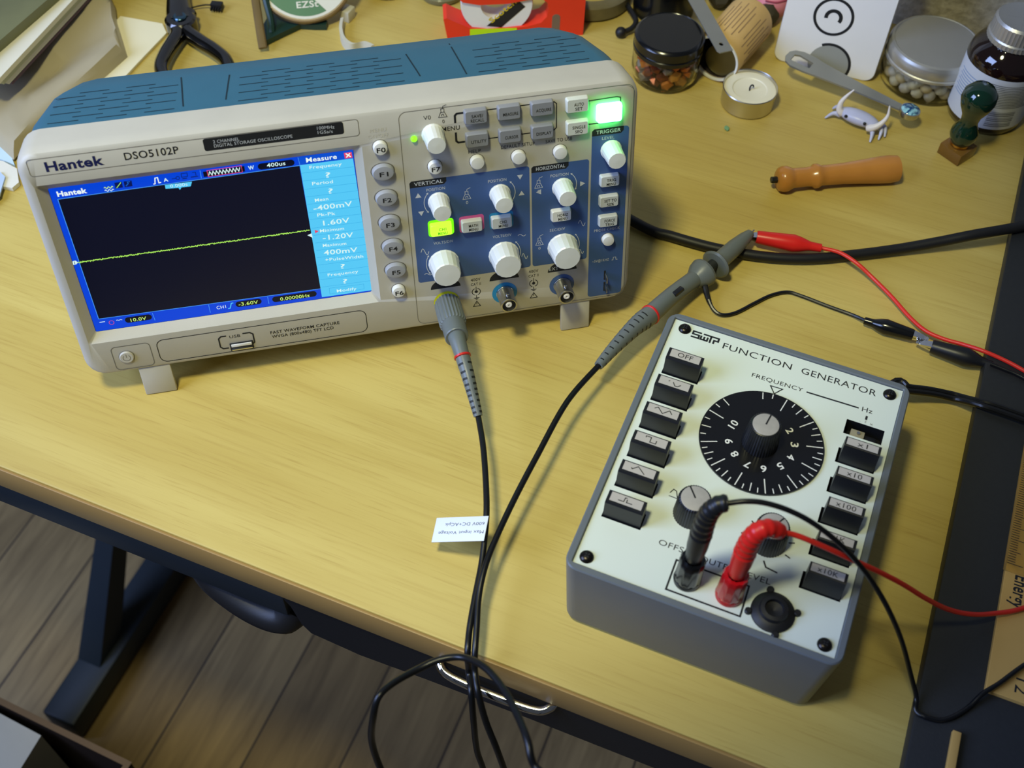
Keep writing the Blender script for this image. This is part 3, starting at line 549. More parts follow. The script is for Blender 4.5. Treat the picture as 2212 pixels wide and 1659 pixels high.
# well of the missing key with its bare switch
sw = MB(); y0 = slots[5]
sw.box(42.5, y0+.8, PH-8, 49.6, y0+6.2, PH-2.2, mat('aged_plastic', (150, 142, 116), .5), .3); sw.box(50, y0+.8, PH-8, 56, y0+6, PH-4, M_black, .3); sw.cyl(.9, PH-2.2, PH-1.2, M_steel, T(46.4, y0+4, 0), 12); sw.build('bare_switch', fg)
M_lab = mat('grey_key_label', (178, 172, 164), .4, var=0)
def fkey(x0, x1, y, ink, tilt=False):
    k = MB(); zt = PH+12.6
    if not tilt:
        prof = [(y+.7, PH-6), (y+.9, zt-.8), (y+1.5, zt), (y+8.3, zt-.2), (y+8.8, zt-1), (y+8.9, PH-6)]
        k.loft([[(x0+.5, a, b) for a, b in prof], [(x0+.9, a, b) for a, b in prof], [(x1-.9, a, b) for a, b in prof], [(x1-.5, a, b) for a, b in prof]], M_black)
        lz = zt+.02; l0, l1 = y+2.6, y+7.6
    else:
        zt = PH+11.6
        prof = [(y+.6, PH-6), (y+.6, PH+4), (y+2.4, zt-3), (y+3.2, zt-.3), (y+3.8, zt), (y+8.6, zt), (y+9, zt-.8), (y+8.9, PH-6)]
        k.loft([[(x0+1.2, a, b) for a, b in prof], [(x1-.6, a, b) for a, b in prof]], M_black); lz = zt+.05; l0, l1 = y+3.9, y+8.1
    k.poly([(x0+2, l0), (x1-2, l0), (x1-2, l1), (x0+2, l1)], M_lab, lz+.1)
    cx = (x0+x1)/2; cy = (l0+l1)/2
    if isinstance(ink, str): k.ctext(ink, (cx, cy), {2: 5, 3: 8, 4: 10.5}[len(ink)] if not tilt else {2: 5.0, 3: 7.4, 4: 9.6, 5: 10.5}[len(ink)], 2.8, M_ink, lz+.16)
    else:
        for q in ink: k.line([(cx+a, cy+b) for a, b in q], .45, M_ink, lz+.16)
    return k.build('push_key', fg, smooth=30)
inks = ['OFF', [[(-3.2, .4), (-2.6, .9)], [(-.8, .6), (.6, -1.5), (2, -1.4), (3.4, 0)]], [[(-4.6, .2), (-3, 1.5), (0, -1.5), (3, 1.5), (4.6, -.4)]], [[(-3, .6), (-3, 1.5), (-.4, 1.5), (-.4, -1.5), (2.6, -1.5), (2.6, .4)]], [[(-4, 0), (-3.4, -.7), (-.9, 1.6), (3, -1.7)]], [[(-4, -.9), (-1.2, -.9), (-1, 1.4), (0, 1.5)], [(.2, .8), (.2, -.9), (3, -.9)]]]
for i, y in enumerate(reversed(slots)): fkey(-58.2, -38.4, y, inks[i])
for i, s in enumerate(('x10K', 'x1K', 'x100', 'x10', 'x1')): fkey(38.9, 58.4, slots[i], s, True)
# frequency dial
DX, DY = 1.9, 100.2
dl = MB(); M_dial = mat('gloss_black_dial', (16, 16, 18), .22, spec=.5); M_dw = mat('dial_print_white', (224, 224, 216), .5, var=0); D = T(DX, DY, PH)
dl.lathe([(31.5, .3), (31.5, 1.2), (0, 1.2)], M_dial, D, 96)
angs = {1: 62, 2: 30, 3: 0.5, 4: -29, 5: -55.5, 6: -83, 7: -111, 8: -141, 9: -171, 10: 158}
angs = {k: v for k, v in zip((2, 3, 4, 5, 6, 7, 8, 9, 10), (45.5, 15.4, -12.6, -40.8, -71.6, -100.3, -129.0, -156.5, 164.5))}
keys = sorted(angs)
for n_ in keys:
    a = math.radians(angs[n_]); c = (math.cos(a), math.sin(a)); rr_ = 16.6
    dl.line([(22.4*c[0], 22.4*c[1]), (30.8*c[0], 30.8*c[1])], .55, M_dw, 1.3, D)
    dl.ctext(str(n_), (rr_*c[0], rr_*c[1]), 2.9 if n_ < 10 else 4.9, 3.8, M_dw, 1.3, D, bold=.015, ang=math.degrees(a)-90)
full = [angs[2]+34]+[angs[k] for k in keys]
for i in range(len(full)-1):
    for j in range(1, 4):
        d_ = full[i]-full[i+1]
        if d_ < 0: d_ += 360
        a = math.radians(full[i]-d_*j/4); r0 = 26.0 if j == 2 else 28.0
        dl.line([(r0*math.cos(a), r0*math.sin(a)), (30.8*math.cos(a), 30.8*math.sin(a))], .5, M_dw, 1.3, D)
for a, r0 in ((full[0], 22.4), (full[0]+14, 28), (full[0]+24, 26.5), (angs[10]-10, 28), (angs[10]-20, 26)):
    a = math.radians(a); dl.line([(r0*math.cos(a), r0*math.sin(a)), (30.8*math.cos(a), 30.8*math.sin(a))], .5, M_dw, 1.3, D)
dial = dl.build('dial', fg, smooth=30)
M_spun = mat('spun_aluminium_cap', (200, 194, 184), .42, .55, var=.12, vscale=300)
def pot(x, y, z0, rb, rt, h, cr, ang, parent, skirt=0):
    k = MB(); Mx = T(x, y, z0)
    if skirt: k.lathe([(skirt, 0), (skirt, 1.5), (rb, 2.5)], M_blackg, Mx, 40)
    k.lathe([(rb, 0), (rb-.2, h*.15), (rt, h-1.2), (rt-.5, h-.3), (cr+.3, h), (cr, h-.2)], M_black, Mx, 80, 2, .28)
    k.lathe([(cr+.1, h-.3), (cr-.1, h), (cr-.4, h+.05), (0, h+.05)], M_spun, Mx, 40)
    a = math.radians(ang); k.line([(0, 0), (cr*math.cos(a), cr*math.sin(a))], .8, M_ink, h+.12, Mx)
    return k.build('control_knob', fg if parent is None else parent, smooth=30)
pot(DX-.6, DY-1.2, PH+1.3, 9.2, 8.0, 16, 6.6, 82, None)
pot(-18.6, 46.6, PH, 8.9, 8.1, 14.5, 6.9, 128, None); pot(19.5, 46.4, PH, 8.9, 8.1, 14.5, 6.9, 60, None)
M_scr = mat('blackened_screw', (52, 48, 46), .28, .9)
for x, y in ((-55.5, 156), (56.2, 155.8), (-57, 5.0), (56.7, 5.0)):
    k = MB(); Mx = T(x, y, PH); k.lathe([(3.5, 0), (3.4, .5), (2.7, 1.4), (1.5, 1.9), (0, 2.0)], M_scr, Mx, 24)
    for a in (45, 135): k.box(-1.5, -.3, 1.75, 1.5, .3, 2.03, M_ink, 0, M=Mx @ RZ(a))
    k.build('screw', fg)
# binding posts
for x, m, nm in ((-10, M_blackg, 'black binding post'), (10.1, mat('gloss_red_plastic', (176, 16, 22), .2, spec=.6), 'red binding post')):
    k = MB(); Mx = T(x, 12, PH)
    k.lathe([(6.4, 0), (6.6, 1.6), (6.2, 3.0), (5.4, 3.4)], m, Mx, 32); k.lathe([(6.3, 3.4), (6.4, 4.2), (6.0, 16), (6.1, 19.2), (5.6, 20.4), (3.9, 20.4), (3.4, 17), (0, 17)], m, Mx, 36, 3, .35)
    k.lathe([(3.9, 19.9), (2.2, 19.9), (2.2, 17)], mat('brass_aged', (150, 118, 80), .35, 1.), Mx, 20)
    k.build('binding_post', fg, label=nm)
k = MB(); Mx = T(31, 11.2, PH)
k.lathe([(10.2, 0), (10.2, 1.0), (9.4, 1.5), (8, 2.6), (6.8, 3.0), (6.2, 4.6), (4.4, 5.0), (4.2, 3), (0, 2)], M_rubber, Mx, 32)
for a in (20, 110, 200, 290): k.cyl(1.7, 0, 1.8, M_rubber, Mx @ T(11.2*math.cos(math.radians(a)), 11.2*math.sin(math.radians(a)), 0), 14, .4)
k.build('battery_socket', fg, label='round black rubber socket with four lugs')
# twin-core mains cord leaving the back
k = MB(); M_cord = mat('gloss_black_cord', (20, 20, 20), .22)
for off in (-1.5, 1.5):
    pts = [(62.0, 201.3, 14.0), (70.4, 202.0, 14.0), (83.2, 208.5, 10.0), (96.9, 213.6, 6.0), (111.1, 208.8, 13.0), (123.9, 207.9, 14.0), (141.9, 206.9, 14.0)]
    pts = [(46, 158, 14)]+list(pts); P_ = spline(pts, 6); q = []
    for i, p in enumerate(P_):
        t = (P_[min(i+1, len(P_)-1)]-P_[max(0, i-1)]).normalized(); q.append(tuple(p+Vector((-t.y, t.x, 0))*off))
    k.tube(q, 1.9, M_cord, 10, per=0)
k.build('mains_cord', fg)

# ------------------------------------------------------------------ oscilloscope probe
pr = thing('oscilloscope_probe', 'grey oscilloscope probe plugged into the oscilloscope, its black cable looping over the desk edge', 'probe')
pr.location = (0, 0, DESK_Z)
M_pg = mat('grey_probe_plastic', (104, 110, 108), .38, bump=.08); M_pd = mat('dark_grey_recess', (34, 37, 36), .6, var=0); M_cab = mat('gloss_black_cable', (14, 15, 17), .34, spec=.5)
A0 = Vector((47.3, 0.9, 37.2)); A1 = Vector((47.3, -35.7, 44.8)); Mx = between(A0, A1)
bp_ = MB()
bp_.lathe([(7.2, 0), (7.7, 1), (7.7, 19), (7.0, 20.2)], M_pg, Mx, 48, 2, .4)
bp_.lathe([(6.7, 18), (6.7, 31), (6.3, 31.6)], M_pg, Mx, 32)
e = Vector((50.5, -74.2, 29.0)); s0 = Mx @ Vector((0, 0, 30)); s1 = Mx @ Vector((0, 0, 36))
path = [s0, s1, s0.lerp(e, .45)+Vector((0, -3, 3)), s0.lerp(e, .75)+Vector((0, -1, 1.5)), e]
bp_.tube(path, lambda t: 5.5-3.0*t**.8, M_pg, 20)
plug = bp_.build('bnc_plug', pr)
Pp = spline(path, 8)
rg = MB(); i0 = 12; d = (Pp[i0+1]-Pp[i0-1]); rg.lathe([(4.2, -.8), (4.75, -.5), (4.75, .5), (4.2, .8)], M_red, T(*Pp[i0]) @ align(d), 24); rg.build('red_ring', plug)
vs = MB(); n_ = len(Pp)
for i in range(14, n_-2, 2):
    t = i/(n_-1); r_ = 5.5-3.0*t**.8+.06; dd = Pp[i+1]-Pp[i-1]; Q = T(*Pp[i]) @ align(dd)
    for a in (45, 135, 225, 315):
        pts = [(r_*math.cos(math.radians(a+u)), r_*math.sin(math.radians(a+u))) for u in (-26, -13, 0, 13, 26)]
        vs.add([(x, y, zz) for x, y in pts for zz in (-.6, .6)], [(2*j, 2*j+2, 2*j+3, 2*j+1) for j in range(4)], M_pd, Q)
vs.build('strain_relief_slots', plug, smooth=0)
# probe body
body = [(125.2, -48.4, 22.0), (138.8, -35.9, 21.0), (154.1, -23.3, 20.0), (166.2, -14.6, 18.0), (183.7, -0.7, 15.0), (202.9, 12.4, 12.0), (210.5, 17.2, 11.5)]
B0 = [Vector(p) for p in body]
pb = MB(); Pb = spline(body, 8)
def rad(t): return 2.7+3.3*min(1, t/.42) if t < .45 else 6.0-.5*min(1,(t-.45)/.2)
pb.tube(body, rad, M_pg, 22)
tip = [Vector(p) for p in [(205.9, 14.2, 11.5), (210.3, 16.8, 12.0), (219.3, 21.3, 12.0), (241.2, 36.4, 11.5), (250.7, 44.0, 11.0)]]
u = (tip[1]-tip[0]).normalized(); Mg = T(*tip[1]) @ align(u)
pb.lathe([(5.4, -10), (6.8, -7), (8.6, -4), (9.4, 0), (8.6, 1.8), (5, 2.4)], M_pg, Mg, 32)
pbody = pb.build('probe_body', pr)
vs = MB()
for i in range(2, 22, 2):
    t = i/(len(Pb)-1); r_ = rad(t)+.06; dd = Pb[i+1]-Pb[i-1]; Q = T(*Pb[i]) @ align(dd)
    for a in (0, 90, 180, 270):
        pts = [(r_*math.cos(math.radians(a+u_)), r_*math.sin(math.radians(a+u_))) for u_ in (-22, -11, 0, 11, 22)]
        vs.add([(x, y, zz) for x, y in pts for zz in (-.45, .45)], [(2*j, 2*j+2, 2*j+3, 2*j+1) for j in range(4)], M_pd, Q)
vs.build('strain_relief_slots', pbody, smooth=0)
rg = MB(); i0 = 24; d = Pb[i0+1]-Pb[i0-1]; rg.lathe([(5.9, -.8), (6.4, -.5), (6.4, .5), (5.9, .8)], M_red, T(*Pb[i0]) @ align(d), 24); rg.build('red_ring', pbody)
sl = MB(); c_ = Vector((184.9, -4.5, 19.0)); dd = (Pb[36]-Pb[28]).normalized(); sl.box(-1.6, -1.2, -4.2, 1.6, 1.2, 4.2, M_black, .5, M=T(*(Pb[33]+Vector((1.0, -2.4, 4.9)))) @ align(dd)); sl.build('attenuation_switch', pbody)
ht = MB(); ht.cyl(3.4, 0, 8, M_pd, Mg @ T(0, 0, 1.5), 20)
Mh = between(tip[2], tip[4]); Lh = (tip[4]-tip[2]).length
ht.lathe([(4.2, -1), (8.6, -.6), (9.8, .4), (9.0, 1.6), (5.9, 2.4), (5.7, 4), (5.4, Lh*.55), (4.4, Lh*.8), (3.0, Lh-1), (1.6, Lh), (0, Lh)], M_pg, Mh, 32); ht.cyl(.5, Lh-1, Lh+3.5, M_steel, Mh, 8)
ht.build('hook_tip', pr)
cb = MB()
c1 = [(50.5, -74.2, 29.0), (49.4, -92.6, 29.0), (46.9, -112.2, 28.0), (43.7, -130.8, 27.0), (39.9, -144.9, 24.0), (35.5, -158.4, 21.0), (29.1, -174.4, 19.0), (23.3, -189.9, 17.0), (20.1, -201.4, 14.0)]
c1 = [tuple(e)]+c1[1:]+[(20.4, -202.5, -3.2), (19.4, -213.9, -4.6), (19.1, -220.9, -23.4), (19.8, -225.0, -52.6), (22.7, -230.6, -89.5)]
c2 = [(39.0, -286.4, 65.3), (33.0, -278.7, 74.7), (32.5, -270.0, 77.6), (31.2, -257.0, 72.9), (28.1, -241.5, 66.9), (22.7, -228.2, 60.9), (15.1, -218.3, 51.8), (4.9, -216.1, 49.2), (-6.1, -218.4, 48.2), (-17.1, -224.1, 52.6), (-24.4, -230.1, 55.0), (-28.3, -234.7, 44.3), (-31.0, -235.3, 18.3), (-29.4, -240.0, -7.2), (-25.3, -246.4, -24.4)]
c3 = [(32.9, -242.4, -59.9), (28.1, -235.5, -27.9), (24.2, -226.8, -10.6), (22.2, -218.2, 4.7), (22.5, -207.6, 7.6)]+[(23.8, -201.3, 15.0), (27.2, -188.6, 18.0), (30.8, -175.2, 20.0), (36.2, -162.3, 23.0), (44.2, -148.5, 24.0), (58.9, -127.1, 25.0), (76.5, -103.6, 26.0), (100.7, -72.2, 26.0), (125.2, -48.4, 22.0)]
def link(a, b, dz): 
    a = Vector(a); b = Vector(b); m_ = (a+b)/2; return [tuple(a.lerp(m_, .5)+Vector((0, 0, -dz*.7))), tuple(m_+Vector((0, 0, -dz))), tuple(b.lerp(m_, .5)+Vector((0, 0, -dz*.7)))]
allp = c1+link(c1[-1], c2[-1], 90)+list(reversed(c2))+link(c2[0], c3[0], 70)+c3
cb.tube(allp, 1.65, M_cab, 12, per=8); cb.build('cable', pr)
tg = MB(); q = [(18.7, -124.0, 15.0), (43.4, -135.8, 28.5), (39.8, -149.0, 27.5), (16.4, -137.2, 14.0)]
TL, TR, BR, BL = [Vector(p) for p in q]; ux = (BL-BR); X = (TL-TR).normalized()   # text runs right to left as seen (upside down)
Y = (BR-TR).normalized(); Y = (Y-X*Y.dot(X)).normalized(); Zt = X.cross(Y)
if Zt.z < 0: pass
Mt = Matrix((X, Y, Zt)).transposed().to_4x4(); Mt = T(*TR) @ Mt
Lx = (TL-TR).length; Ly = (BR-TR).length
M_tag = mat('white_flag_label', (222, 228, 240), .45, var=.02); M_tink = mat('grey_tag_ink', (60, 66, 84), .6, var=0)
s_ = 1 if Zt.z > 0 else -1
tg.box(-.5, 0, -.25, Lx, Ly, .25, M_tag, .1, M=Mt)
tg.build('cable_tag', pr)
tx = MB()
tx.text('Max input Voltage', (.6, Ly*.58), (Lx*.90, Ly*.58), 1.7, M_tink, .3*s_, Mt); tx.text('600V DC+ACpk', (1.0, Ly*.24), (Lx*.80, Ly*.24), 1.7, M_tink, .3*s_, Mt)
tg2 = tx.build('printed_text', [o for o in pr.children if o.name.startswith('cable_tag')][0], smooth=0)
# flag wraps round the cable
# ground lead
gl = MB(); gl.tube([(208.6, 8.2, 9.0), (209.0, 2.3, 6.0), (210.6, -6.0, 3.0), (215.0, -10.6, 2.0), (224.2, -10.1, 1.5), (237.9, -5.1, 1.5), (250.0, -1.0, 1.5), (260.8, -0.4, 1.5), (268.3, -5.0, 1.5), (282.1, -16.5, 1.5), (293.4, -26.0, 2.0), (298.4, -33.2, 4.0)], 1.15, M_cab, 8)
gl.tube([(209.6, 15.0, 9.0), (208.6, 7.4, 9.0), (209.0, 2.3, 6.0), (209.8, -0.7, 4.0)], lambda t: 2.3-.9*t, M_rubber, 10)
glo = gl.build('ground_lead', pr)
def clip(p, q, m, jaw, name, parent, jl=11., k=1.):
    L = (Vector(q)-Vector(p)).length; Mx = between(p, q); c = MB()
    c.lathe([(1.6, 0), (1.9*k, .4), (2.1*k, L*.16), (2.3*k, L*.2), (3.5*k, L*.33), (4.1*k, L*.44), (3.7*k, L*.62), (3.0*k, L-1), (2.8*k, L), (2.2*k, L), (2.2*k, L-4), (0, L-4)], m, Mx, 24)
    o = c.build(name, parent)
    j = MB()
    for s in (1, -1):
        Q = Mx @ T(0, 0, L) @ RX(5*s)
        j.add([(x, y, zz) for zz, ww, hh in ((-6, 2.3, 2.2), (0, 2.3, 2.0), (jl*.55, 2.0, 1.5), (jl-1, 1.6, .9), (jl, 1.2, .4)) for x, y in ((-ww, s*.3), (ww, s*.3), (ww, s*hh), (-ww, s*hh))], [(4*i+a, 4*i+(a+1) % 4, 4*i+4+(a+1) % 4, 4*i+4+a) for i in range(4) for a in range(4)]+[(0, 3, 2, 1), (16, 17, 18, 19)], jaw, Q)
        for i in range(5): j.box(-1.5, min(0, s*.5)-.2, jl-6+i*1.15, 1.5, max(0, s*.5)+.2, jl-5.5+i*1.15, jaw, 0, M=Q)
    j.build('jaws', o, smooth=30)
    return o
clip((297.5, -33.5, 4.5), (321.6, -51.3, 6.0), M_blackg, M_chrome, 'ground_clip', pr, 9, 1.2)

# ------------------------------------------------------------------ red and black test leads
def banana(parent, base, bend, m, ribs_m):
    """straight sleeve that stands in the binding post, a ribbed elbow and the start of the wire"""
    k = MB(); k.tube(base, 4.3, m, 20, per=6); return k
G = Matrix(((0.82495, 0.56521, 0.00000, 125.03047), (-0.56521, 0.82495, 0.00000, -220.19346), (0.00000, 0.00000, 1.00000, 0.00000), (0.00000, 0.00000, 0.00000, 1.00000)))
def gw(x, y, z): p = G @ Vector((x, y, z)); return tuple(p)
def lead(name, label, m, mw, sx, elbow, wire, clip_pts, wr):
    t = thing(name, label, 'test lead'); t.location = (0, 0, DESK_Z)
    k = MB(); lo = Vector(gw(sx, 12, PH+20.6)); e0 = Vector(elbow[0])
    k.lathe([(2.0, -3), (2.0, 0), (3.4, .2), (4.0, 1.5), (4.2, 5), (4.8, 12), (4.9, (e0-lo).length)], m, between(lo, e0), 24)
    pe = spline(elbow, 10); n = len(pe)
    k.tube([tuple(p) for p in pe], lambda q: (4.85-1.2*q)*(1+.05*math.cos(q*2*math.pi*9)) if q < .97 else 2.6, m, 20, per=0)
    k.build('banana_plug', t, smooth=50)
    w_ = MB(); w_.tube(wire, wr, mw, 12); w_.build('wire', t)
    clip(clip_pts[0], clip_pts[1], m, M_chrome, 'alligator_clip', t, 9, 1.4)
    return t
M_redp = mat('bright_red_vinyl', (214, 34, 28), .34, spec=.5)
wire_r = [(153.9, -216.2, 113.0), (159.1, -218.0, 112.0), (164.8, -220.5, 110.0), (176.6, -224.5, 103.0), (188.6, -227.3, 94.0), (202.3, -229.0, 82.0), (217.0, -230.8, 68.0), (233.6, -232.5, 50.0), (250.8, -233.5, 33.0), (265.7, -234.7, 24.0), (280.6, -234.3, 18.0), (297.3, -233.7, 16.0), (328.9, -227.9, 14.0), (370.4, -202.4, 12.0), (398.2, -163.6, 12.0), (390.7, -120.5, 12.0), (370.6, -93.1, 12.0), (361.9, -82.7, 12.0), (352.8, -74.2, 12.0), (346.0, -65.8, 9.0), (338.1, -58.6, 7.0), (330.4, -49.7, 6.0), (325.9, -36.9, 5.0), (321.5, -18.9, 5.0), (315.5, -3.0, 6.0), (308.5, 8.3, 9.0), (301.7, 18.4, 9.0), (293.5, 24.7, 8.0), (290.9, 26.0, 8.0)]
lead('red_test_lead', 'red test lead with banana plug in the red post and clip on the probe tip', M_redp, M_redw, 10.1,
     [gw(10.1, 12, 100), gw(10.2, 12.1, 107), gw(11.0, 12.4, 114)]+[(143.1, -216.2, 118.0), (147.5, -215.9, 118.0), (153.9, -216.2, 113.0)], wire_r, ((292.5, 25.7, 7.5), (254.3, 42.1, 8.5)), 1.25)
wire_b = [(131.3, -205.7, 127.0), (137.7, -207.3, 129.0), (145.1, -209.5, 129.0), (154.2, -213.5, 127.0), (163.9, -218.2, 122.0), (174.9, -223.0, 112.0), (185.9, -228.1, 99.0), (196.3, -234.0, 84.0), (205.5, -241.6, 68.0), (214.6, -249.6, 48.0), (223.0, -258.3, 24.0), (225.9, -264.8, 14.0), (223.8, -269.9, 12.0), (224.2, -272.7, 12.0), (225.7, -274.4, 12.5), (227.3, -275.6, 12.5), (232.9, -277.8, 12.0), (240.1, -277.4, 12.0), (249.1, -274.6, 12.0), (257.1, -270.7, 15.0), (267.4, -267.6, 16.0), (283.0, -261.7, 16.0), (319.8, -249.3, 14.0), (368.1, -215.9, 12.0), (393.1, -162.6, 12.0), (386.5, -123.0, 12.0), (368.0, -98.1, 12.0), (359.8, -90.0, 12.0), (353.6, -84.6, 12.0)]
lead('black_test_lead', 'black test lead with banana plug in the black post, kinked near the front corner', M_black, M_cab, -10,
     [gw(-10, 12, 102), gw(-10, 12.1, 110), gw(-9.6, 12.3, 118)]+[(125.1, -205.0, 123.0), (127.9, -204.9, 126.0), (131.3, -205.7, 127.0)], wire_b, ((357.0, -83.2, 8.0), (328.7, -61.4, 6.0)), 1.2)
# ------------------------------------------------------------------ things behind and beside the instruments
def lath(name, prof, m, parent, n=40, Mx=I4, **k): return MB().lathe(prof, m, Mx, n, **k).build(name, parent)
M_sil = mat('satin_aluminium_lid', (196, 194, 186), .38, .75, var=.04)
# jar of copper nuggets
j = thing('glass_jar', 'small glass jar with black lid, filled with copper nuggets', 'jar', (246.6, 218.9, 0.0))
r_ = 24.5
MB().lathe([(0, 0), (19, 0), (23.4, 1.5), (r_, 6), (r_, 20), (23, 24), (21.6, 25), (21.6, 30), (20.2, 30), (20.2, 25), (22, 23), (r_-1.2, 19), (r_-1.2, 7), (22, 3), (0, 2)], M_glass, I4, 48).build('glass', j, smooth=60)
lid = MB(); lid.lathe([(24.6, 23.6), (25.2, 24.4), (25.2, 27), (24.4, 27.6), (25.0, 28.4), (25.0, 34.5), (23.6, 36.2), (22.6, 36.6), (22.2, 36.2), (0, 36.2)], M_blackg, I4, 64); lid.build('lid', j)
cols = [mat('copper_nugget', (196, 108, 54), .24, .8), mat('orange_glass_nugget', (206, 124, 44), .15, .3), mat('dark_copper_nugget', (134, 62, 36), .28, .7), mat('amber_nugget', (222, 158, 70), .2, .4), mat('grey_nugget', (140, 132, 116), .3, .3)]
def nug(p, r, m, name, label, cat, group, sq=.5, seed=0):
    b = bmesh.new(); bmesh.ops.create_icosphere(b, subdivisions=2 if cat == 'pebble' else 1, radius=1); rn = random.Random(seed)
    for v in b.verts: v.co *= rn.uniform(.95, 1.03) if cat == 'pebble' else rn.uniform(.85, 1.1); v.co.z *= sq
    Q = RZ(rn.uniform(0, 360)) @ RX(rn.uniform(-50, 50)) @ RY(rn.uniform(-50, 50)) @ Matrix.Scale(r, 4)
    o = MB().bm(b, m, Q).build(name, smooth=50 if cat == 'pebble' else 20); return tag(o, label, cat, p, 0, group)
base = Vector((246.6, 218.9, 0.0)); rn = random.Random(5); pts = []
for layer, z in enumerate((5.6, 11.2, 16.8, 21.6)):
    for ring, cnt in ((17.2, 11), (7.5, 5)):
        for i in range(cnt):
            a = 2*math.pi*(i+.5*layer)/cnt+rn.uniform(-.1, .1)
            pts.append((base.x+ring*math.cos(a), base.y+ring*math.sin(a), z+rn.uniform(-.5, .5)))
for i, p in enumerate(pts): nug(p, 5.4, cols[i*7 % 11 % 5], 'copper_nugget', 'faceted copper-coloured nugget inside the small black-lidded glass jar', 'nugget', 'copper nuggets in the black-lidded jar', .8, i)
# tealight
j = thing('tealight', 'white tealight candle in an aluminium cup, unlit with curled wick', 'candle', (296.0, 177.1, 0.0))
MB().lathe([(0, 0), (17, 0), (18.8, 1), (19.1, 13.5), (19.5, 14.4), (19.1, 15), (18.6, 14.2), (18.4, 3), (0, 3)], mat('thin_aluminium', (206, 202, 192), .3, 1.), I4, 56).build('cup', j)
MB().lathe([(18.3, 3.2), (18.4, 12.6), (17.6, 13.0), (12.4, 12.6), (11.8, 12.0), (4, 11.2), (0, 11)], mat('white_wax', (226, 220, 196), .4, var=.02), I4, 48).build('wax', j)
MB().tube([(0, 0, 11), (0, .4, 13), (.8, .8, 14.6), (2.2, .9, 14.6), (2.8, .6, 13.4)], .55, M_black, 8).build('wick', j)
# crumb
o = MB(); b = bmesh.new(); bmesh.ops.create_icosphere(b, subdivisions=1, radius=2.2); o.bm(b, mat('green_crumb', (118, 158, 112), .7), Matrix.Diagonal((.9, 1.3, .5, 1)))
tag(o.build('crumb'), 'tiny green crumb on the bare desk below the tealight', 'crumb', (272.7, 152.7, 1.0))
# jar of pale pebbles
C_ = (433.0, 178.5, 0.0)
j = thing('glass_jar', 'wide glass jar with silver screw lid, filled with pale pebbles', 'jar', C_)
MB().lathe([(0, 0), (28, 0), (32, 2), (33, 6), (33, 15), (31.8, 20), (30.6, 21), (30.6, 28), (29.2, 28), (29.2, 21), (30.6, 19), (31.8, 15), (31.8, 7), (30, 3), (0, 2)], M_glass, I4, 56).build('glass', j, smooth=60)
MB().lathe([(32.4, 19.6), (33.4, 20.4), (33.4, 22.2), (32.6, 22.8), (33.0, 23.6), (33.0, 29.4), (32.4, 30.6), (31.6, 32.2), (30.0, 32.9), (29.4, 32.5), (0, 32.5)], M_sil, I4, 80).build('lid', j)
M_peb = [mat('cream_pebble', (206, 198, 168), .5), mat('pale_grey_pebble', (196, 190, 172), .5), mat('yellowish_pebble', (206, 188, 140), .5)]
pts = []; rn = random.Random(9)
for layer, z in enumerate((6.2, 12, 17)):
    for ring, cnt in ((26.2, 17), (17, 11), (7, 4)):
        for i in range(cnt):
            a = 2*math.pi*(i+.5*layer)/cnt+rn.uniform(-.06, .06); pts.append((C_[0]+ring*math.cos(a), C_[1]+ring*math.sin(a), z+rn.uniform(-.4, .4)))
for i, p in enumerate(pts): nug(p, 4.7, M_peb[i*5 % 7 % 3], 'pebble', 'rounded pale pebble inside the wide silver-lidded jar', 'pebble', 'pale pebbles in the silver-lidded jar', .92, i+50)
# amber bottle
j = thing('medicine_bottle', 'dark amber bottle with ridged silver cap and small-print white label', 'bottle', (459.4, 135.4, 0.0))
M_amb = mat('dark_amber_glass', (26, 12, 10), .06, spec=.7, var=0, coat=.6)
MB().lathe([(0, 0), (22, 0), (25.4, 1.6), (26.4, 5), (26.4, 49), (25.6, 54), (22.6, 59), (18, 62.5), (16.5, 64), (16.5, 68), (0, 68)], M_amb, I4, 64).build('glass', j, smooth=50)
MB().lathe([(18.6, 64), (19.2, 64.6), (19.2, 68), (18.4, 69), (18.4, 70), (18.0, 78.6), (16.6, 80.2), (15.6, 79.8), (0, 79.8)], M_sil, I4, 90, flute=2, fd=.35).build('cap', j)
lb = MB(); M_lb = mat('white_bottle_label', (206, 210, 214), .5, var=.03); M_lg = mat('label_small_print', (120, 122, 126), .6, var=0); M_lbl = mat('label_blue', (120, 150, 190), .5, var=0)
def wrap(a0, a1, z0, z1, m, r, n=24):
    lb.add([(r*math.cos(math.radians(a0+(a1-a0)*i/n)), r*math.sin(math.radians(a0+(a1-a0)*i/n)), z) for i in range(n+1) for z in (z0, z1)], [(2*i, 2*i+2, 2*i+3, 2*i+1) for i in range(n)], m)
wrap(150, 318, 7, 48, M_lb, 26.55, 60)
for i in range(14): wrap(226, 292-(i*7 % 9), 43-i*1.35, 43.7-i*1.35, M_lg, 26.62, 14)
for i in range(9): wrap(238, 278, 21.5-i*1.5, 21.5-i*1.5+(.9 if i % 3 else .5), M_lg, 26.62, 10)
for i in range(9): wrap(166+3*(i % 2), 206, 40-i*2.2, 40.6-i*2.2, M_lbl, 26.62, 12)
wrap(208, 226, 10, 26, M_lbl, 26.6, 8)
lb.build('label', j, smooth=50)
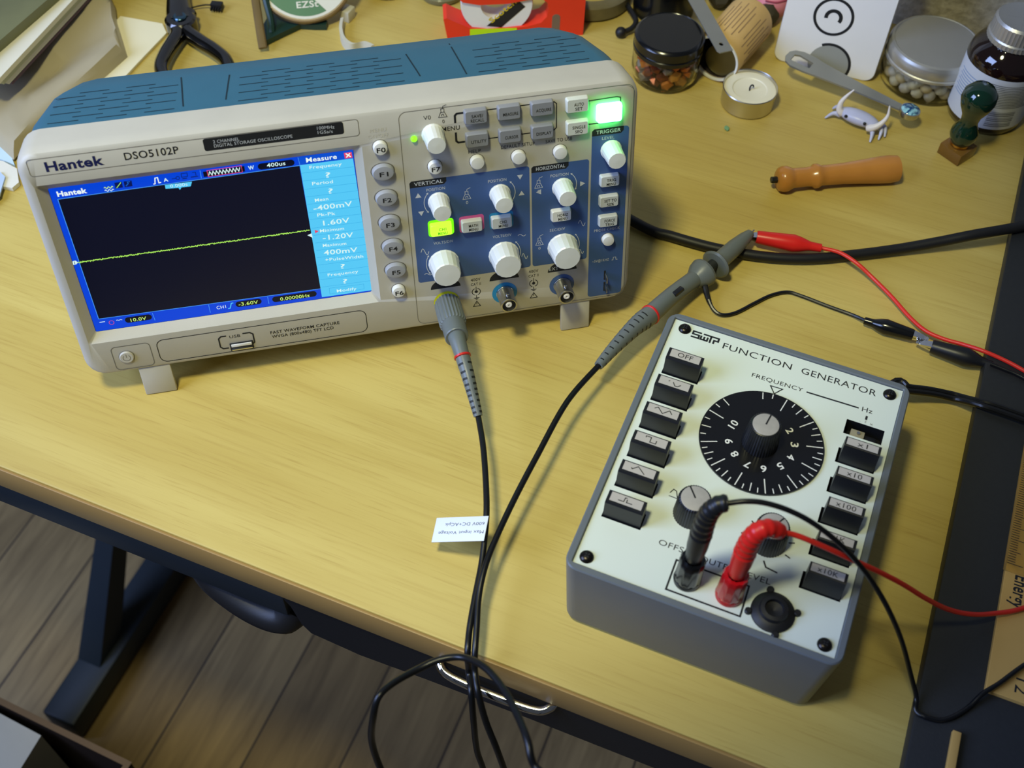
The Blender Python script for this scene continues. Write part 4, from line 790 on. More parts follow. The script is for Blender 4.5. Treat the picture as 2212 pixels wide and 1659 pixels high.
# green knobbed seal stamp
j = thing('seal_stamp', 'dark green knobbed glass handle on an amber block, standing before the amber bottle', 'stamp', (420.9, 98.4, 0.0), 26)
MB().lathe([(0, 11.4), (6.6, 11.6), (7.6, 13), (9.4, 18), (9.0, 22), (6.4, 27), (5.8, 30), (6.6, 35), (10.0, 42), (11.6, 48), (11.0, 53), (7.6, 57.4), (3, 59.2), (0, 59.4)], mat('dark_green_glass', (10, 44, 30), .08, spec=.7, coat=.4), I4, 48).build('handle', j, smooth=60)
MB().lathe([(5.6, 8.5), (6.6, 9.5), (6.4, 11.8), (5, 12)], mat('brass_collar', (196, 150, 70), .25, 1.), I4, 28).build('collar', j)
MB().box(-9, -9, 0, 9, 9, 9, mat('amber_glass_block', (168, 122, 54), .06, trans=.55, var=0, ior=1.4), .6).build('block', j)
# turned wooden handle
p = Vector((285.2, 89.3, 8.0)); q = Vector((366.9, 84.3, 9.0)); L_ = (q-p).length; yaw = math.degrees(math.atan2(q.y-p.y, q.x-p.x))
j = thing('tool_handle', 'turned orange-brown wooden tool handle lying with a steel stub', 'tool handle', (p.x, p.y, 0), yaw)
HM = T(0, 0, 8.8) @ RY(90)
M_hw = mat('varnished_orange_wood', (190, 128, 56), .28, var=.12, vscale=90, coat=.3)
MB().lathe([(0, 0), (5.6, 0), (7.6, 1.2), (8.6, 4), (8.6, 7), (7.4, 9.4), (6.7, 11), (6.7, 12), (6.4, 20), (6.8, 24), (8.2, 25.6), (8.2, 28), (6.9, 30.2), (6.8, 34), (7.1, 46), (8.0, 58), (9.0, 70), (9.4, 78), (8.8, 83.5), (6.6, L_-.6), (3, L_), (0, L_)], M_hw, HM, 40).build('wooden_grip', j, smooth=50)
MB().lathe([(2.0, -4.2), (2.3, -3.8), (2.3, 1)], M_black, HM, 6).add([(0, 0, 0)], [], M_black).build('steel_stub', j)
# bottle opener with a blue glass cabochon
a = Vector((335.8, 197.2, 17.0)); b = Vector((397.2, 131.6, 13.0)); L_ = (b-a).length; ya = math.degrees(math.atan2(b.y-a.y, b.x-a.x))
j = thing('bottle_opener', 'flat steel bottle opener bar with a blue glass cabochon, carried by the crab', 'bottle opener', (a.x, a.y, 0), ya)
pit = math.degrees(math.asin((a.z-b.z)/L_)); OM = T(0, 0, a.z) @ RY(pit)
o = MB()
outer = [(L_+2, -2.5), (L_+2, 2.5), (L_*.55, 5.2), (22, 8), (12, 10), (3, 10.2), (-3, 8), (-6, 4), (-6.4, -2), (-4, -7), (1, -9.6), (12, -9.4), (22, -8), (L_*.55, -5.2)]
hole = [(13.5, -3.8), (13.5, 3.2), (2, 5), (-1.6, 3.2), (-1.6, -3.8)]
bmh = bmesh.new(); vo = [bmh.verts.new((x, y, 0)) for x, y in outer]; vi = [bmh.verts.new((x, y, 0)) for x, y in hole]
eds = [bmh.edges.new((vo[i], vo[(i+1) % len(vo)])) for i in range(len(vo))]+[bmh.edges.new((vi[i], vi[(i+1) % len(vi)])) for i in range(len(vi))]
bmesh.ops.triangle_fill(bmh, edges=eds, use_beauty=True)
bad = [f_ for f_ in bmh.faces if all(v in vi for v in f_.verts)]; bmesh.ops.delete(bmh, geom=bad, context='FACES_ONLY')
ex = bmesh.ops.extrude_face_region(bmh, geom=list(bmh.faces)); bmesh.ops.translate(bmh, verts=[g for g in ex['geom'] if isinstance(g, bmesh.types.BMVert)], vec=(0, 0, 1.4)); bmesh.ops.recalc_face_normals(bmh, faces=bmh.faces)
o.bm(bmh, mat('satin_grey_steel', (150, 150, 144), .4, .6), OM); o.build('steel_bar', j, smooth=20)
MB().lathe([(0, -1.5), (6.8, -1.5), (7.2, 0), (7.0, 2.6), (6.4, 2.8)], M_steel, OM @ T(L_, 0, 0), 36).build('bezel_cup', j)
gm = bpy.data.materials.new('blue_swirl_glass'); gm.use_nodes = True; nt = gm.node_tree; bb = nt.nodes['Principled BSDF']; tc = nt.nodes.new('ShaderNodeTexCoord'); wv = nt.nodes.new('ShaderNodeTexNoise'); wv.inputs['Scale'].default_value = 170; wv.inputs['Distortion'].default_value = 1.5; cr = nt.nodes.new('ShaderNodeValToRGB')
cr.color_ramp.elements[0].color = lin((10, 60, 110)); cr.color_ramp.elements[1].color = lin((150, 205, 215)); cr.color_ramp.elements[0].position = .45; cr.color_ramp.elements[1].position = .62
nt.links.new(tc.outputs['Object'], wv.inputs['Vector']); nt.links.new(wv.outputs[0], cr.inputs[0]); nt.links.new(cr.outputs[0], bb.inputs['Base Color']); bb.inputs['Roughness'].default_value = .12; bb.inputs['Coat Weight'].default_value = .5
MB().lathe([(6.5, 1.6), (6.3, 3), (5, 4.2), (2.6, 4.9), (0, 5.1)], gm, OM @ T(L_, 0, 0), 36).build('cabochon', j)
# porcelain crab: local x along its body
p = Vector((356.5, 149.2, 6.0)); q = Vector((373.8, 132.0, 6.0)); yc = math.degrees(math.atan2(q.y-p.y, q.x-p.x)); c = (p+q)/2
j = thing('crab_figurine', 'small white and lilac crab figurine holding the bottle opener in raised claws', 'figurine', (c.x, c.y, 0), yc)
M_crab = mat('lilac_white_porcelain', (186, 190, 222), .35, var=.14, vscale=70); M_crw = mat('white_claw', (222, 216, 216), .35)
b = bmesh.new(); bmesh.ops.create_uvsphere(b, u_segments=28, v_segments=16, radius=1)
for v in b.verts:
    v.co.x *= 15.5; v.co.y *= 8*(1-.12*(v.co.x/15.5)**2); v.co.z *= 5
MB().bm(b, M_crab, T(0, 0, 6) @ RX(-18)).build('body', j, smooth=60)
def limb(pts, r0, r1, m, nm): MB().tube(pts, lambda t: r0*(1-t)+r1*t if t > .15 else r0*(.75+t), m, 10).build(nm, j, smooth=60)
limb([(-11, -3, 6), (-14, -3, 9), (-14.5, -1.5, 14), (-12.5, 1, 19), (-9.5, 3, 24)], 3.0, .5, M_crw, 'claw'); limb([(9, -6, 5), (13.5, -5.5, 7.5), (17, -2.5, 11), (18.5, 1, 16), (17, 3.5, 22)], 3.1, .5, M_crw, 'claw')
for pts in ([(-12, 1, 5), (-17, 3, 5.5), (-20, 3, 2.5)], [(-12, -2, 4), (-17, -4, 4.5), (-21, -7.5, .8)], [(12, -4, 4), (14, -8, 4), (15.5, -13.5, .9)], [(13, -1, 5), (18, -2, 5), (19.5, -8, 1)], [(13, 2, 5), (19, 2, 5), (22, -3, 1.2)]): limb(pts, 2.4, .6, M_crab, 'leg')
for x in (-7.4, 6.6):
    b = bmesh.new(); bmesh.ops.create_uvsphere(b, u_segments=12, v_segments=8, radius=1.15); MB().bm(b, M_ink, T(x, -7.0, 8.6)).build('eye', j)
# white plate with round logo, standing against the clutter
pA = Vector((330.9, 220.5, 0.0)); pB = Vector((393.8, 180.6, 0.0)); L_ = (pB-pA).length; ya = math.degrees(math.atan2(pB.y-pA.y, pB.x-pA.x)); c = (pA+pB)/2
j = thing('white_box', 'upright white rounded box with two black ring marks on its front', 'box', (c.x, c.y, 0), ya)
M_wb = mat('matt_white_box', (232, 230, 226), .4, var=.02)
SM = RX(90-9) ; SM = T(0, 0, 0) @ RX(-7) @ RX(90)
pl = MB(); o_ = rr(-L_/2, 0, L_/2, 118, 7)
pl.loft([[(a*.985, b*.99+.6, 0) for a, b in o_], [(a, b, -1.5) for a, b in o_], [(a, b, -16) for a, b in o_], [(a*.985, b*.99+.6, -18) for a, b in o_]], M_wb, SM)
lg = pl; Lc = (-2.6, 42.9, 2.7, 6.8)
lg.line(circ(13.3, 40, Lc[0], Lc[1]), 2.0, M_ink, .15, SM, closed=True)
lg.line([(Lc[0]+5.2*math.cos(math.radians(a)), Lc[1]+5.2*math.sin(math.radians(a))-.5) for a in range(-30, 200, 15)], 2.6, M_ink, .15, SM)
lg.line([(Lc[2]+15.5*math.cos(math.radians(a)), Lc[3]+15.5*math.sin(math.radians(a))) for a in range(-30, 121, 10)], 2.0, M_ink, .15, SM)
lg.poly(circ(14.6, 40, Lc[2], Lc[3]), mat('grey_recess', (150, 152, 146), .4), .1, SM); lg.build('housing', j)
# kraft-labelled tin lying on its side
p = Vector((278.9, 206.5, 18.0)); q = Vector((318.6, 245.2, 18.0)); L_ = (q-p).length; ya = math.degrees(math.atan2(q.y-p.y, q.x-p.x))
j = thing('cardboard_tube', 'short cardboard tube with printed kraft label lying on its side, open end forward', 'tube', (p.x, p.y, 0), ya)
KM = T(0, 0, 18.6) @ RY(90)
M_kraft = mat('kraft_paper', (206, 170, 108), .7, var=.1, vscale=120)
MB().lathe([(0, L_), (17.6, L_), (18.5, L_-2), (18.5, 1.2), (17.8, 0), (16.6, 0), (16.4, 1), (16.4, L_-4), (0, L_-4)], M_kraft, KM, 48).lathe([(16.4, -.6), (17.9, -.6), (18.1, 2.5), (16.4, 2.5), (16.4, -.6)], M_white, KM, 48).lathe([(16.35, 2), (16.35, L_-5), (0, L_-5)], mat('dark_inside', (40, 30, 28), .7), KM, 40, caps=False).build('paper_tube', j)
lb = MB(); M_br = mat('brown_print', (150, 120, 84), .7, var=0)
for a0 in range(60, 200, 9):
    n = 8; x0, x1 = (8, L_-8) if a0 % 2 else (14, L_-14)
    if 118 < a0 < 132: continue
    lb.add([(x, 18.6*math.cos(math.radians(a0+da))*1, 18.6+18.6*math.sin(math.radians(a0+da))) for x in (x0, x1) for da in (0, 2.4)], [(0, 1, 3, 2)], M_br)
lb.build('label_print', j, smooth=0)
MB().cyl(12.6, 0, 2, mat('dull_bronze', (104, 98, 72), .3, .9), KM @ T(2.5, -3.5, 3), 36, .6).build('metal_plug', j)
# steel strip over the jar and the tube
a = Vector((276.0, 187.0, 39.5)); b = Vector((272.9, 281.6, 40.0)); L_ = (b-a).length; ya = math.degrees(math.atan2(b.y-a.y, b.x-a.x))
st = MB(); 
bmh = bmesh.new(); outer = [(0, -5.6), (L_, -5.6), (L_, 5.6), (1.5, 5.6), (-1, 4)]; hole = circ(2.0, 10, 8, 0)
vo = [bmh.verts.new((x, y, 0)) for x, y in outer]; vi = [bmh.verts.new((x, y*.8, 0)) for x, y in hole]
eds = [bmh.edges.new((vo[i], vo[(i+1) % len(vo)])) for i in range(len(vo))]+[bmh.edges.new((vi[i], vi[(i+1) % len(vi)])) for i in range(len(vi))]
bmesh.ops.triangle_fill(bmh, edges=eds, use_beauty=True); bad = [f_ for f_ in bmh.faces if all(v in vi for v in f_.verts)]; bmesh.ops.delete(bmh, geom=bad, context='FACES_ONLY')
ex = bmesh.ops.extrude_face_region(bmh, geom=list(bmh.faces)); bmesh.ops.translate(bmh, verts=[g for g in ex['geom'] if isinstance(g, bmesh.types.BMVert)], vec=(0, 0, .8)); bmesh.ops.recalc_face_normals(bmh, faces=bmh.faces)
st.bm(bmh, MATS['satin_grey_steel']); tag(st.build('steel_strip', smooth=20), 'flat grey steel strip with a hole, laid across the black lid and tube', 'metal strip', (a.x, a.y, 39.4), ya)
# black tin and cord behind the nugget jar
p = (268.2, 293.9, 0.0)
tn = thing('round_tin', 'low glossy black tin right behind the nugget jar', 'tin', p)
MB().lathe([(0, 0), (22, 0), (23.5, 1.5), (23.5, 24), (24.6, 25), (24.6, 31), (23, 32.5), (0, 32.5)], M_blackg, I4, 48).build('body', tn)
cd = thing('earphone_cord', 'short black cord ending in a small ball, left of the black tin', 'cord', (0, 0, 0))
MB().tube([(249.3, 337.4, 6.0), (240.3, 302.4, 6.0), (240.8, 285.7, 6.0), (240.9, 275.9, 6.0), (236.3, 269.5, 5.0), (229.9, 266.8, 4.5), (226.1, 266.4, 4.5)], 2.0, M_rubber, 10).build('cord', cd)
b = bmesh.new(); bmesh.ops.create_uvsphere(b, u_segments=20, v_segments=12, radius=4.2); MB().bm(b, M_rubber, T(*(226.6, 266.6, 4.3))).build('ball', cd, smooth=60)
# grey coil right of the tape dispenser
p = Vector((215.7, 319.2, 0.0))
MBc = MB(); MBc.lathe([(30, 0), (33, 2), (33, 12), (30, 14), (25, 14), (24, 12), (24, 2), (25, 0), (30, 0)], mat('brown_grey_roll', (112, 104, 78), .35, var=.2, vscale=200), I4, 56)
tag(MBc.build('tape_roll', smooth=50), 'brown-grey roll lying behind the red tape dispenser', 'roll', tuple(p))
# dark stones and pink pouch between the tube and the white box
for i, (u, s, nm) in enumerate((((336.0, 260.4, 9.0), (12, 9, 10), 'dark rough stone between the cardboard tube and the white box'), ((330.4, 285.0, 9.0), (13, 10, 10), 'dark rough stone hidden behind the cardboard tube'), ((313.9, 291.7, 9.0), (15, 11, 10), 'dark brown stone right of the steel strip at the upper edge'))):
    b = bmesh.new(); bmesh.ops.create_icosphere(b, subdivisions=2, radius=1); rn = random.Random(i)
    for v in b.verts: v.co *= rn.uniform(.82, 1.1)
    o = MB(); o.bm(b, mat('dark_brown_stone', (66, 60, 44), .7, var=.3, vscale=120), Matrix.Diagonal((s[0], s[1], s[2], 1))); tag(o.build('stone', smooth=30), nm, 'stone', u, 20*i)
b = bmesh.new(); bmesh.ops.create_uvsphere(b, u_segments=24, v_segments=14, radius=1)
o = MB(); o.bm(b, mat('pink_rubber', (216, 130, 142), .5), Matrix.Diagonal((14, 11, 12, 1))); o.tube([(-10, -6, 8.2), (-2, -9, 7.6), (7, -7.5, 7.8)], .7, mat('dark_pink', (170, 70, 90), .5), 8)
tag(o.build('pink_pouch', smooth=60), 'rounded pink pouch left of the white box, at the upper edge', 'pouch', (346.7, 269.4, 12.0))

# red tape dispenser standing on edge behind the oscilloscope
p = Vector((148.1, 282.5, 0.0)); td = thing('tape_dispenser', 'red plastic tape dispenser holding a white tape roll', 'tape dispenser', (p.x, p.y, 0), -8.10)
M_rp = mat('orange_red_plastic', (226, 54, 28), .4); TD = T(0, 8, 0) @ RX(90)
k = MB()
k.prism([(-50, 0), (52, 0), (52, 31), (49, 33), (50, 36), (44, 38), (30, 39), (-10, 38), (-34, 35), (-40, 33), (-38, 31), (-26, 28.5), (-5, 29), (10, 32), (20, 32.5), (24, 29), (25, 24), (24, 17), (20, 12), (10, 9), (-5, 7.6), (-20, 6.8), (-32, 8.5), (-44, 14.5), (-50, 18), (-52.5, 17)], -9, 9, M_rp, TD)
k.build('frame', td, smooth=25)
MB().prism(rr(-33, .6, 2, 8, .6), 9.05, 9.2, mat('yellow_green_sticker', (186, 226, 20), .5, var=0), TD).build('sticker', td)
MB().prism(rr(28, 3, 34, 19, 2.8), 8.9, 9.15, mat('slot_recess', (120, 100, 80), .6), TD).build('slot', td)
k = MB(); k.lathe([(26, -7), (26.5, -6), (26.5, 6), (26, 7), (12, 7), (12, -7), (26, -7)], M_white, TD @ T(-13, 27, 0), 56); roll = k.build('tape_roll', td)
k = MB(); LMt = TD @ T(-13, 27, 7.1); k.poly([(2-9.5, -18), (9.5-6, -19.6), (21, -2), (15, 4)], M_ink, .08, LMt); k.text('Scotch', (-3.6, -15.6), (14.6, 1.6), 4.4, mat('yellow_print', (214, 190, 40), .5, var=0), .2, LMt, bold=.02); k.build('roll_label', td, smooth=0)
# green reel stand
p = Vector((-16.2, 308.6, 0.0)); gs = thing('reel_stand', 'dark green stand with a green and white labelled reel', 'reel', (0, 0, 0))
M_gp = mat('dark_green_plastic', (24, 52, 44), .45)
Q = [(-40.1, 300.8, 0.0), (-37.2, 302.5, 0.0), (-22.1, 311.4, 0.0), (-7.5, 319.4, 0.0), (2.6, 316.4, 0.0), (11.4, 314.7, 0.0), (13.0, 319.0, 0.0), (7.5, 329.2, 0.0), (-8.3, 345.0, 0.0), (-21.6, 353.4, 0.0), (-28.3, 337.0, 0.0), (-38.1, 316.0, 0.0)]
MB().prism([(x[0], x[1]) for x in Q], .5, 5, M_gp).build('base', gs, smooth=25)
k = MB(); a = (-37.0, 295.8, 5.0); k.tube([a, (-37.1, 310.6, 12.0), (-36.9, 330.3, 22.0), (-36.3, 347.4, 30.0)], 3.2, mat('brown_green_strip', (104, 84, 44), .5, var=.3), 8, flat=.4)
k.build('post', gs, label='flat brown strip with holes'); MB().tube([(-28.8, 314.4, 4.0), (-28.4, 320.2, 12.0), (-29.6, 329.0, 22.0), (-30.1, 340.4, 30.0)], 2.6, M_gp, 8).build('post', gs)
c = Vector((0.7, 345.3, 30.0)); cam_dir = Vector((-0.0203, -0.5830, 0.7028)); RM = T(*c) @ align(cam_dir, (0, 0, 1)) 
k = MB(); M_gl = mat('green_label', (40, 104, 70), .45); M_wl = mat('pale_label', (206, 204, 190), .45)
k.lathe([(0, -5), (36, -5), (37, -4), (37, 4), (36, 5), (0, 5)], mat('reel_rim', (150, 126, 90), .35), RM, 64); k.poly([(35*math.cos(math.radians(t_)), 35*math.sin(math.radians(t_))) for t_ in range(0, 360, 8)], M_wl, 5.1, RM)
k.poly([(33*math.cos(math.radians(t_)), 33*math.sin(math.radians(t_))) for t_ in range(150, 296, 6)], M_gl, 5.2, RM)
reel = k.build('reel', gs)
k = MB(); A_ = RM.inverted() @ Vector((-8.7, 296.0, 34.0)); k.text('EZSt', (-8.0, -26.5), (8.0, -26.6), 4.6, M_wl, 5.35, RM, bold=.02); k.build('lettering', reel, smooth=0)
# white cap, white clip, round glass lid
p = (63.9, 356.9, 0.0); o = MB(); o.lathe([(0, 0), (12, 0), (15, 1.5), (16, 5), (13, 9), (6, 10.5), (0, 10.8)], M_white, I4, 40); o.box(2, -15, 7, 4.4, -12, 8.8, M_rubber, .2)
tag(o.build('white_knob', smooth=50), 'glossy white rounded knob between the green reel and the glass lid', 'knob', p)
hk = thing('cable_clip', 'small off-white hooked plastic clip peeking over the scope', 'clip', (0, 0, 0)); M_off = mat('offwhite_plastic', (200, 196, 176), .5)
a = Vector((28.9, 326.4, 0.0)); MB().box(-4, -5, 0, 4, 5, 9, M_off, .6, M=T(a.x, a.y, 0) @ RZ(-38)).build('block', hk)
k = MB(); Q = [(23.9, 317.1, 4.0), (21.4, 305.1, 4.0), (22.2, 292.7, 4.0), (27.4, 285.1, 4.0), (35.7, 285.7, 4.0), (41.8, 280.2, 4.0)]; P_ = spline(Q, 5)
k.loft([[tuple(p_+Vector((-1.2, 0, -4))), tuple(p_+Vector((1.2, 0.6, -4))), tuple(p_+Vector((1.2, .6, 4))), tuple(p_+Vector((-1.2, 0, 4)))] for p_ in P_], M_off); k.build('hook', hk, smooth=30)
p = (104.5, 344.6, 0.0); o = thing('glass_dish', 'round clear glass dish with a teal centre, behind the scope', 'dish', p)
MB().lathe([(0, 0), (15, 0), (17.4, 1.5), (18.2, 5), (17, 6), (14, 5), (12.5, 3.6), (0, 3.4)], mat('grey_olive_glass', (140, 134, 96), .12, trans=.3), I4, 48).build('rim', o)
MB().lathe([(0, 3.45), (11.8, 3.5), (11.2, 5.4), (0, 5.6)], mat('teal_glass', (120, 160, 150), .15), I4, 40).build('centre', o)
# pliers
pv = thing('pliers', 'black chromed pliers with splayed curved handles, above the scope', 'pliers', (0, 0, 0)); M_pl = mat('black_chrome', (86, 84, 82), .14, 1.)
MB().tube([(-97.6, 344.3, 8.0), (-96.5, 320.4, 8.0), (-100.3, 310.1, 8.0), (-106.1, 297.1, 8.0), (-109.8, 283.4, 8.0), (-107.8, 269.0, 8.0)], lambda t: 6.0-1.2*t, M_pl, 12).build('handle', pv); MB().tube([(-87.5, 342.5, 8.0), (-89.8, 322.5, 8.0), (-81.8, 308.8, 8.0), (-71.9, 296.1, 8.0), (-64.7, 284.0, 8.0), (-62.2, 271.9, 8.0)], lambda t: 6.0-1.2*t, M_pl, 12).build('handle', pv)
k = MB(); c = (-93.4, 331.1, 8.0); k.cyl(11.5, -6, 6, M_pl, T(*c), 24, 1.6); k.cyl(5, 6, 7.4, mat('blued_pivot', (70, 96, 110), .2, .9), T(*c), 20, .6); k.build('pivot', pv)
k = MB(); k.tube([(-93.4, 331.1, 8.0), (-94.5, 348.1, 9.0), (-94.2, 371.5, 9.0), (-92.2, 401.5, 9.0)], lambda t: 11-5*t, M_pl, 14, flat=.7); k.build('jaws', pv)
# tiny brush on a wire, black pouch at the very top
br = thing('wire_brush', 'tiny black bristle block on a thin wire, right of the pliers', 'brush', (0, 0, 0)); MB().tube([(-86.4, 356.9, 3.0), (-76.5, 357.2, 4.0), (-69.6, 354.5, 5.0)], .6, M_dksteel, 8).build('wire', br)
k = MB(); a = Vector((-66.4, 355.0, 3.0)); k.box(-5, -2.4, -2.4, 4, 3, 3, M_rubber, .6, M=T(*a) @ RZ(-20))
for i in range(5): k.box(-4.4+i*1.9, -5, -1, -3.4+i*1.9, -2.4, 1, M_rubber, 0, M=T(*a) @ RZ(-20))
k.build('bristle_block', br)
a = Vector((-124.5, 396.4, 0.0)); o = MB(); o.box(-30, -14, 0, 24, 14, 16, M_rubber, 5, 3); tag(o.build('black_case', smooth=40), 'black rounded case behind the papers, cut by the upper edge', 'case', (a.x, a.y, 0), 4)
# ---------------- papers, bags and magazines on the left
def slab(Q, z0, z1, m, name, label, cat, wob=0., bev=0.):
    xs_ = [q[0] for q in Q]; ys_ = [q[1] for q in Q]; cx = sum(xs_)/len(Q); cy = sum(ys_)/len(Q)
    s = MB(); pts = [(x-cx, y-cy) for x, y, *_ in Q]
    if sum(pts[i][0]*pts[(i+1) % len(pts)][1]-pts[(i+1) % len(pts)][0]*pts[i][1] for i in range(len(pts))) < 0: pts.reverse()
    s.prism(pts, 0, z1-z0, m, bev=bev); return tag(s.build(name, smooth=30), label, cat, (cx, cy, z0))
M_crm = mat('cream_paper', (232, 222, 184), .75, var=.03)
slab([(-138.4, 357.4, 0.0), (-108.2, 342.6, 0.0), (-105.5, 330.8, 0.0), (-126.8, 299.7, 0.0), (-146.8, 269.5, 0.0), (-178.3, 247.9, 0.0), (-166.0, 317.8, 0.0)], .3, 2.2, M_crm, 'paper_sheet', 'cream sheet of paper under the grey envelope, next to the pliers', 'paper')
M_env = mat('grey_beige_satin_bag', (172, 160, 130), .38, var=.16, vscale=18, bump=.2, bscale=40)
e = thing('padded_envelope', 'crumpled grey-beige plastic envelope spread over the far left', 'envelope', (0, 0, 0))
k = MB(); Q = [(-151.1, 401.6, 12.0), (-141.8, 367.0, 12.0), (-141.0, 347.9, 12.0), (-138.4, 334.1, 11.0), (-134.1, 307.2, 10.0), (-150.1, 287.1, 9.0), (-168.4, 266.1, 8.0), (-182.8, 249.0, 8.0), (-200.0, 228.2, 8.0), (-210.2, 210.6, 8.0), (-221.0, 227.5, 8.0), (-237.5, 254.5, 8.0), (-264.6, 294.4, 8.0), (-256.8, 385.3, 12.0), (-204.7, 423.6, 12.0)]
cx = sum(q[0] for q in Q)/len(Q); cy = sum(q[1] for q in Q)/len(Q)
fold = lambda x, y: 4.4*math.sin((x*.62-y*.78)*.075)+1.6*math.sin((x*.62-y*.78)*.17+1)
rings = []
for k_, zz in ((1, -20), (.985, -4.5), (.955, -1.2), (.9, 0), (.75, 0), (.6, 0), (.45, 0), (.3, 0), (.15, 0)):
    rings.append([(cx+(q[0]-cx)*k_, cy+(q[1]-cy)*k_, max(2.3, q[2]+zz+(fold(cx+(q[0]-cx)*k_, cy+(q[1]-cy)*k_) if zz == 0 else 0))) for q in Q])
k.loft(rings, M_env); k.build('bag_body', e, smooth=60)
M_mag = mat('magazine_white', (226, 220, 196), .6, var=.04)
for i, (dz, dv, m, nm) in enumerate(((15, 6, mat('purple_cover', (92, 66, 84), .4), 'thin magazine with purple spine, lowest of the pile at the far left'), (18, 0, M_mag, 'white magazine second from the bottom of the far-left pile'), (22, -10, mat('pale_green_cover', (196, 196, 158), .5), 'pale greenish magazine third from the bottom of the far-left pile'), (26, -22, M_mag, 'white magazine below the dark folder on the far-left pile'))):
    A = [(-125.9, 414.4), (-210.6, 270.6), (-339.9, 346.7), (-255.2, 490.5)]; A = [(x+dv*.22*.9, y+dv*.5) for x, y in A]
    slab([(x, y, 0) for x, y in A], dz, dz+(2.2 if i < 1 else 3.6), m, 'magazine', nm, 'magazine')
slab([(-171.8, 348.1, 30.0), (-213.8, 291.2, 30.0), (-247.1, 244.1, 30.0), (-284.3, 331.6, 30.0), (-219.5, 422.9, 30.0)], 30, 37, mat('olive_grey_folder', (112, 112, 74), .35, var=.35, vscale=25), 'folder', 'olive-grey glossy folder on top of the far-left magazine pile', 'folder')
slab([(-239.5, 242.2, 0.0), (-221.0, 235.3, 0.0), (-217.6, 227.6, 0.0), (-212.5, 220.0, 0.0), (-210.9, 210.5, 0.0), (-209.5, 205.7, 0.0), (-220.0, 214.1, 0.0), (-238.6, 226.0, 0.0)], .3, 2.4, mat('pale_blue_sheet', (196, 220, 232), .6), 'paper_sheet', 'pale blue sheet poking out left of the oscilloscope', 'paper')
slab([(-232.0, 215.5, 0.0), (-216.9, 209.8, 0.0), (-207.6, 200.7, 0.0), (-205.9, 187.0, 0.0), (-209.9, 182.4, 0.0), (-216.4, 185.4, 0.0), (-230.8, 192.6, 0.0)], .3, 3.4, M_paper, 'paper_sheet', 'crumpled white tissue lowest among papers left of the oscilloscope', 'paper')
slab([(-235.3, 191.4, 4.0), (-218.1, 198.4, 4.0), (-214.3, 192.3, 4.0), (-217.1, 175.2, 4.0), (-233.4, 158.7, 4.0)], 3.6, 5, mat('blue_card', (186, 206, 230), .5), 'card', 'small pale blue card at the left frame edge, over the tissue', 'card')

# ------------------------------------------------------------------ right side: black slab, wooden rule, clear rule
sl = MB(); M_slab = mat('black_matt_board', (32, 33, 32), .55, bump=.2, bscale=700, var=.15, vscale=300)
sl.box(0, -262, 0, 420, 428, 10.4, M_slab, 1.2); sl.box(55, -262, 10.3, 56, -75, 10.6, M_ink, 0)
board = tag(sl.build('black_board'), 'thick matt black board covering the right end of the desk', 'board', (279.0, -189.6, 0.0), TH)
M_rule = mat('varnished_yellow_rule', (206, 164, 88), .4, var=.08, vscale=40)
wr_ = thing('wooden_ruler', 'yellow wooden ruler with printed advertising lying on the black board', 'ruler', (260.3, -268.5, 10.4), TH)
k = MB(); k.box(0, 0, .1, 62, 330, 3.2, M_rule, .3); k.ctext('Energy', (9, 59), 19, 7.2, M_ink, 3.26, I4, bold=.02, ang=-90); k.ctext('Pocket.', (22, 66), 34, 7.6, M_ink, 3.26, I4, bold=.02, ang=-90); k.ctext('Power Bank.', (33, 62), 46, 7.6, M_ink, 3.26, I4, bold=.02, ang=-90); k.ctext('12', (16.5, 8), 8, 7, M_ink, 3.26, I4, ang=-90)
k.line([(14.6, 40), (14.6, 92)], .4, M_ink, 3.26); k.build('wooden_strip', wr_, smooth=0)
cr_ = thing('clear_ruler', 'clear plastic millimetre ruler on top of the wooden ruler', 'ruler', (297.8, -211.0, 13.8), TH)
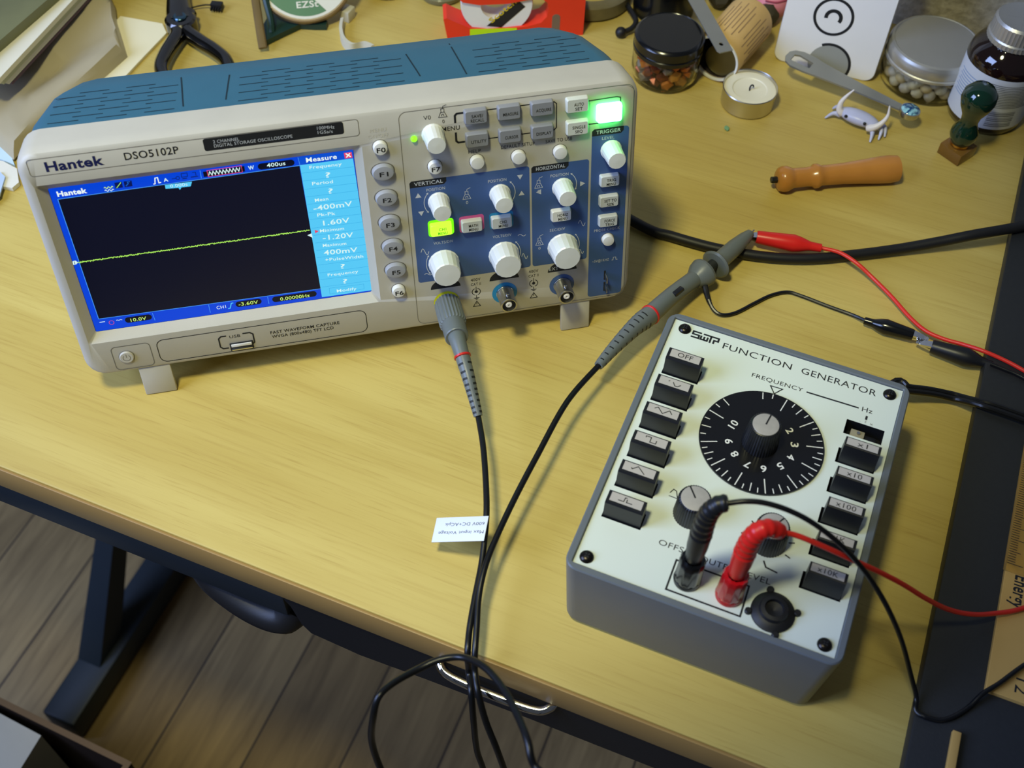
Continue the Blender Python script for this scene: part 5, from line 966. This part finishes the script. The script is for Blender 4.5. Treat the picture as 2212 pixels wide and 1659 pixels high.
k = MB(); k.box(0, 0, .05, 30, 250, 1.6, mat('clear_acrylic', (250, 244, 220), .03, trans=1., var=0, ior=1.15), .3)
for i in range(150): k.add([(1, 4+i*1.5, 1.66), (1+(8 if i % 10 == 0 else 6 if i % 5 == 0 else 4), 4+i*1.5, 1.66), (1+(8 if i % 10 == 0 else 6 if i % 5 == 0 else 4), 4.4+i*1.5, 1.66), (1, 4.4+i*1.5, 1.66)], [(0, 1, 2, 3)], M_ink)
k.ctext('12', (15, 12), 12, 9, mat('blue_grey_digit', (70, 78, 110), .5, var=0), 1.68, I4, ang=-90); k.ctext('ks.', (15.5, 34), 12, 7, MATS['blue_grey_digit'], 1.68, I4, ang=-90); k.build('acrylic_strip', cr_, smooth=0)
o = MB(); o.box(-2, -16, 0, 2, 16, 3, M_rule, .3); tag(o.build('wood_stick'), 'small pale wooden stick on the black board at the lower edge', 'stick', (229.2, -298.0, 10.5), TH)

# ------------------------------------------------------------------ storage box on the floor, lower left
bxx = thing('storage_box', 'dark brown open box on the floor at the lower left corner', 'box', (-476.6, 118.3, -740.0), TH-2)
M_db = mat('dark_brown_board', (36, 26, 18), .5); M_rim = mat('brown_box_rim', (104, 76, 34), .45)
k = MB(); bw, bl, bh = 300, 300, 338
for b4 in ((0, -bl, bw, -bl+4), (0, -4, bw, 0), (0, -bl, 4, 0), (bw-4, -bl, bw, 0)): k.box(b4[0], b4[1], 0, b4[2], b4[3], bh, M_db, .6)
k.box(0, -bl, 0, bw, 0, 4, M_db); k.build('body', bxx)
k = MB(); k.line([(2, -2), (bw-2, -2), (bw-2, -bl+2), (2, -bl+2)], 5, M_rim, bh+.4, I4, True); k.build('rim', bxx)
pd = MB(); pd.prism([(-37.0, -45.7), (44.0, -32.8), (41.7, 4.3), (39.5, 35.5), (-88.2, 38.8)], 0, 328, mat('grey_white_folder', (176, 166, 138), .6)); tag(pd.build('paper_pad'), 'pale grey pad of paper standing inside the dark floor box', 'paper pad', (-359.7, -25.2, -733.0), TH-2)
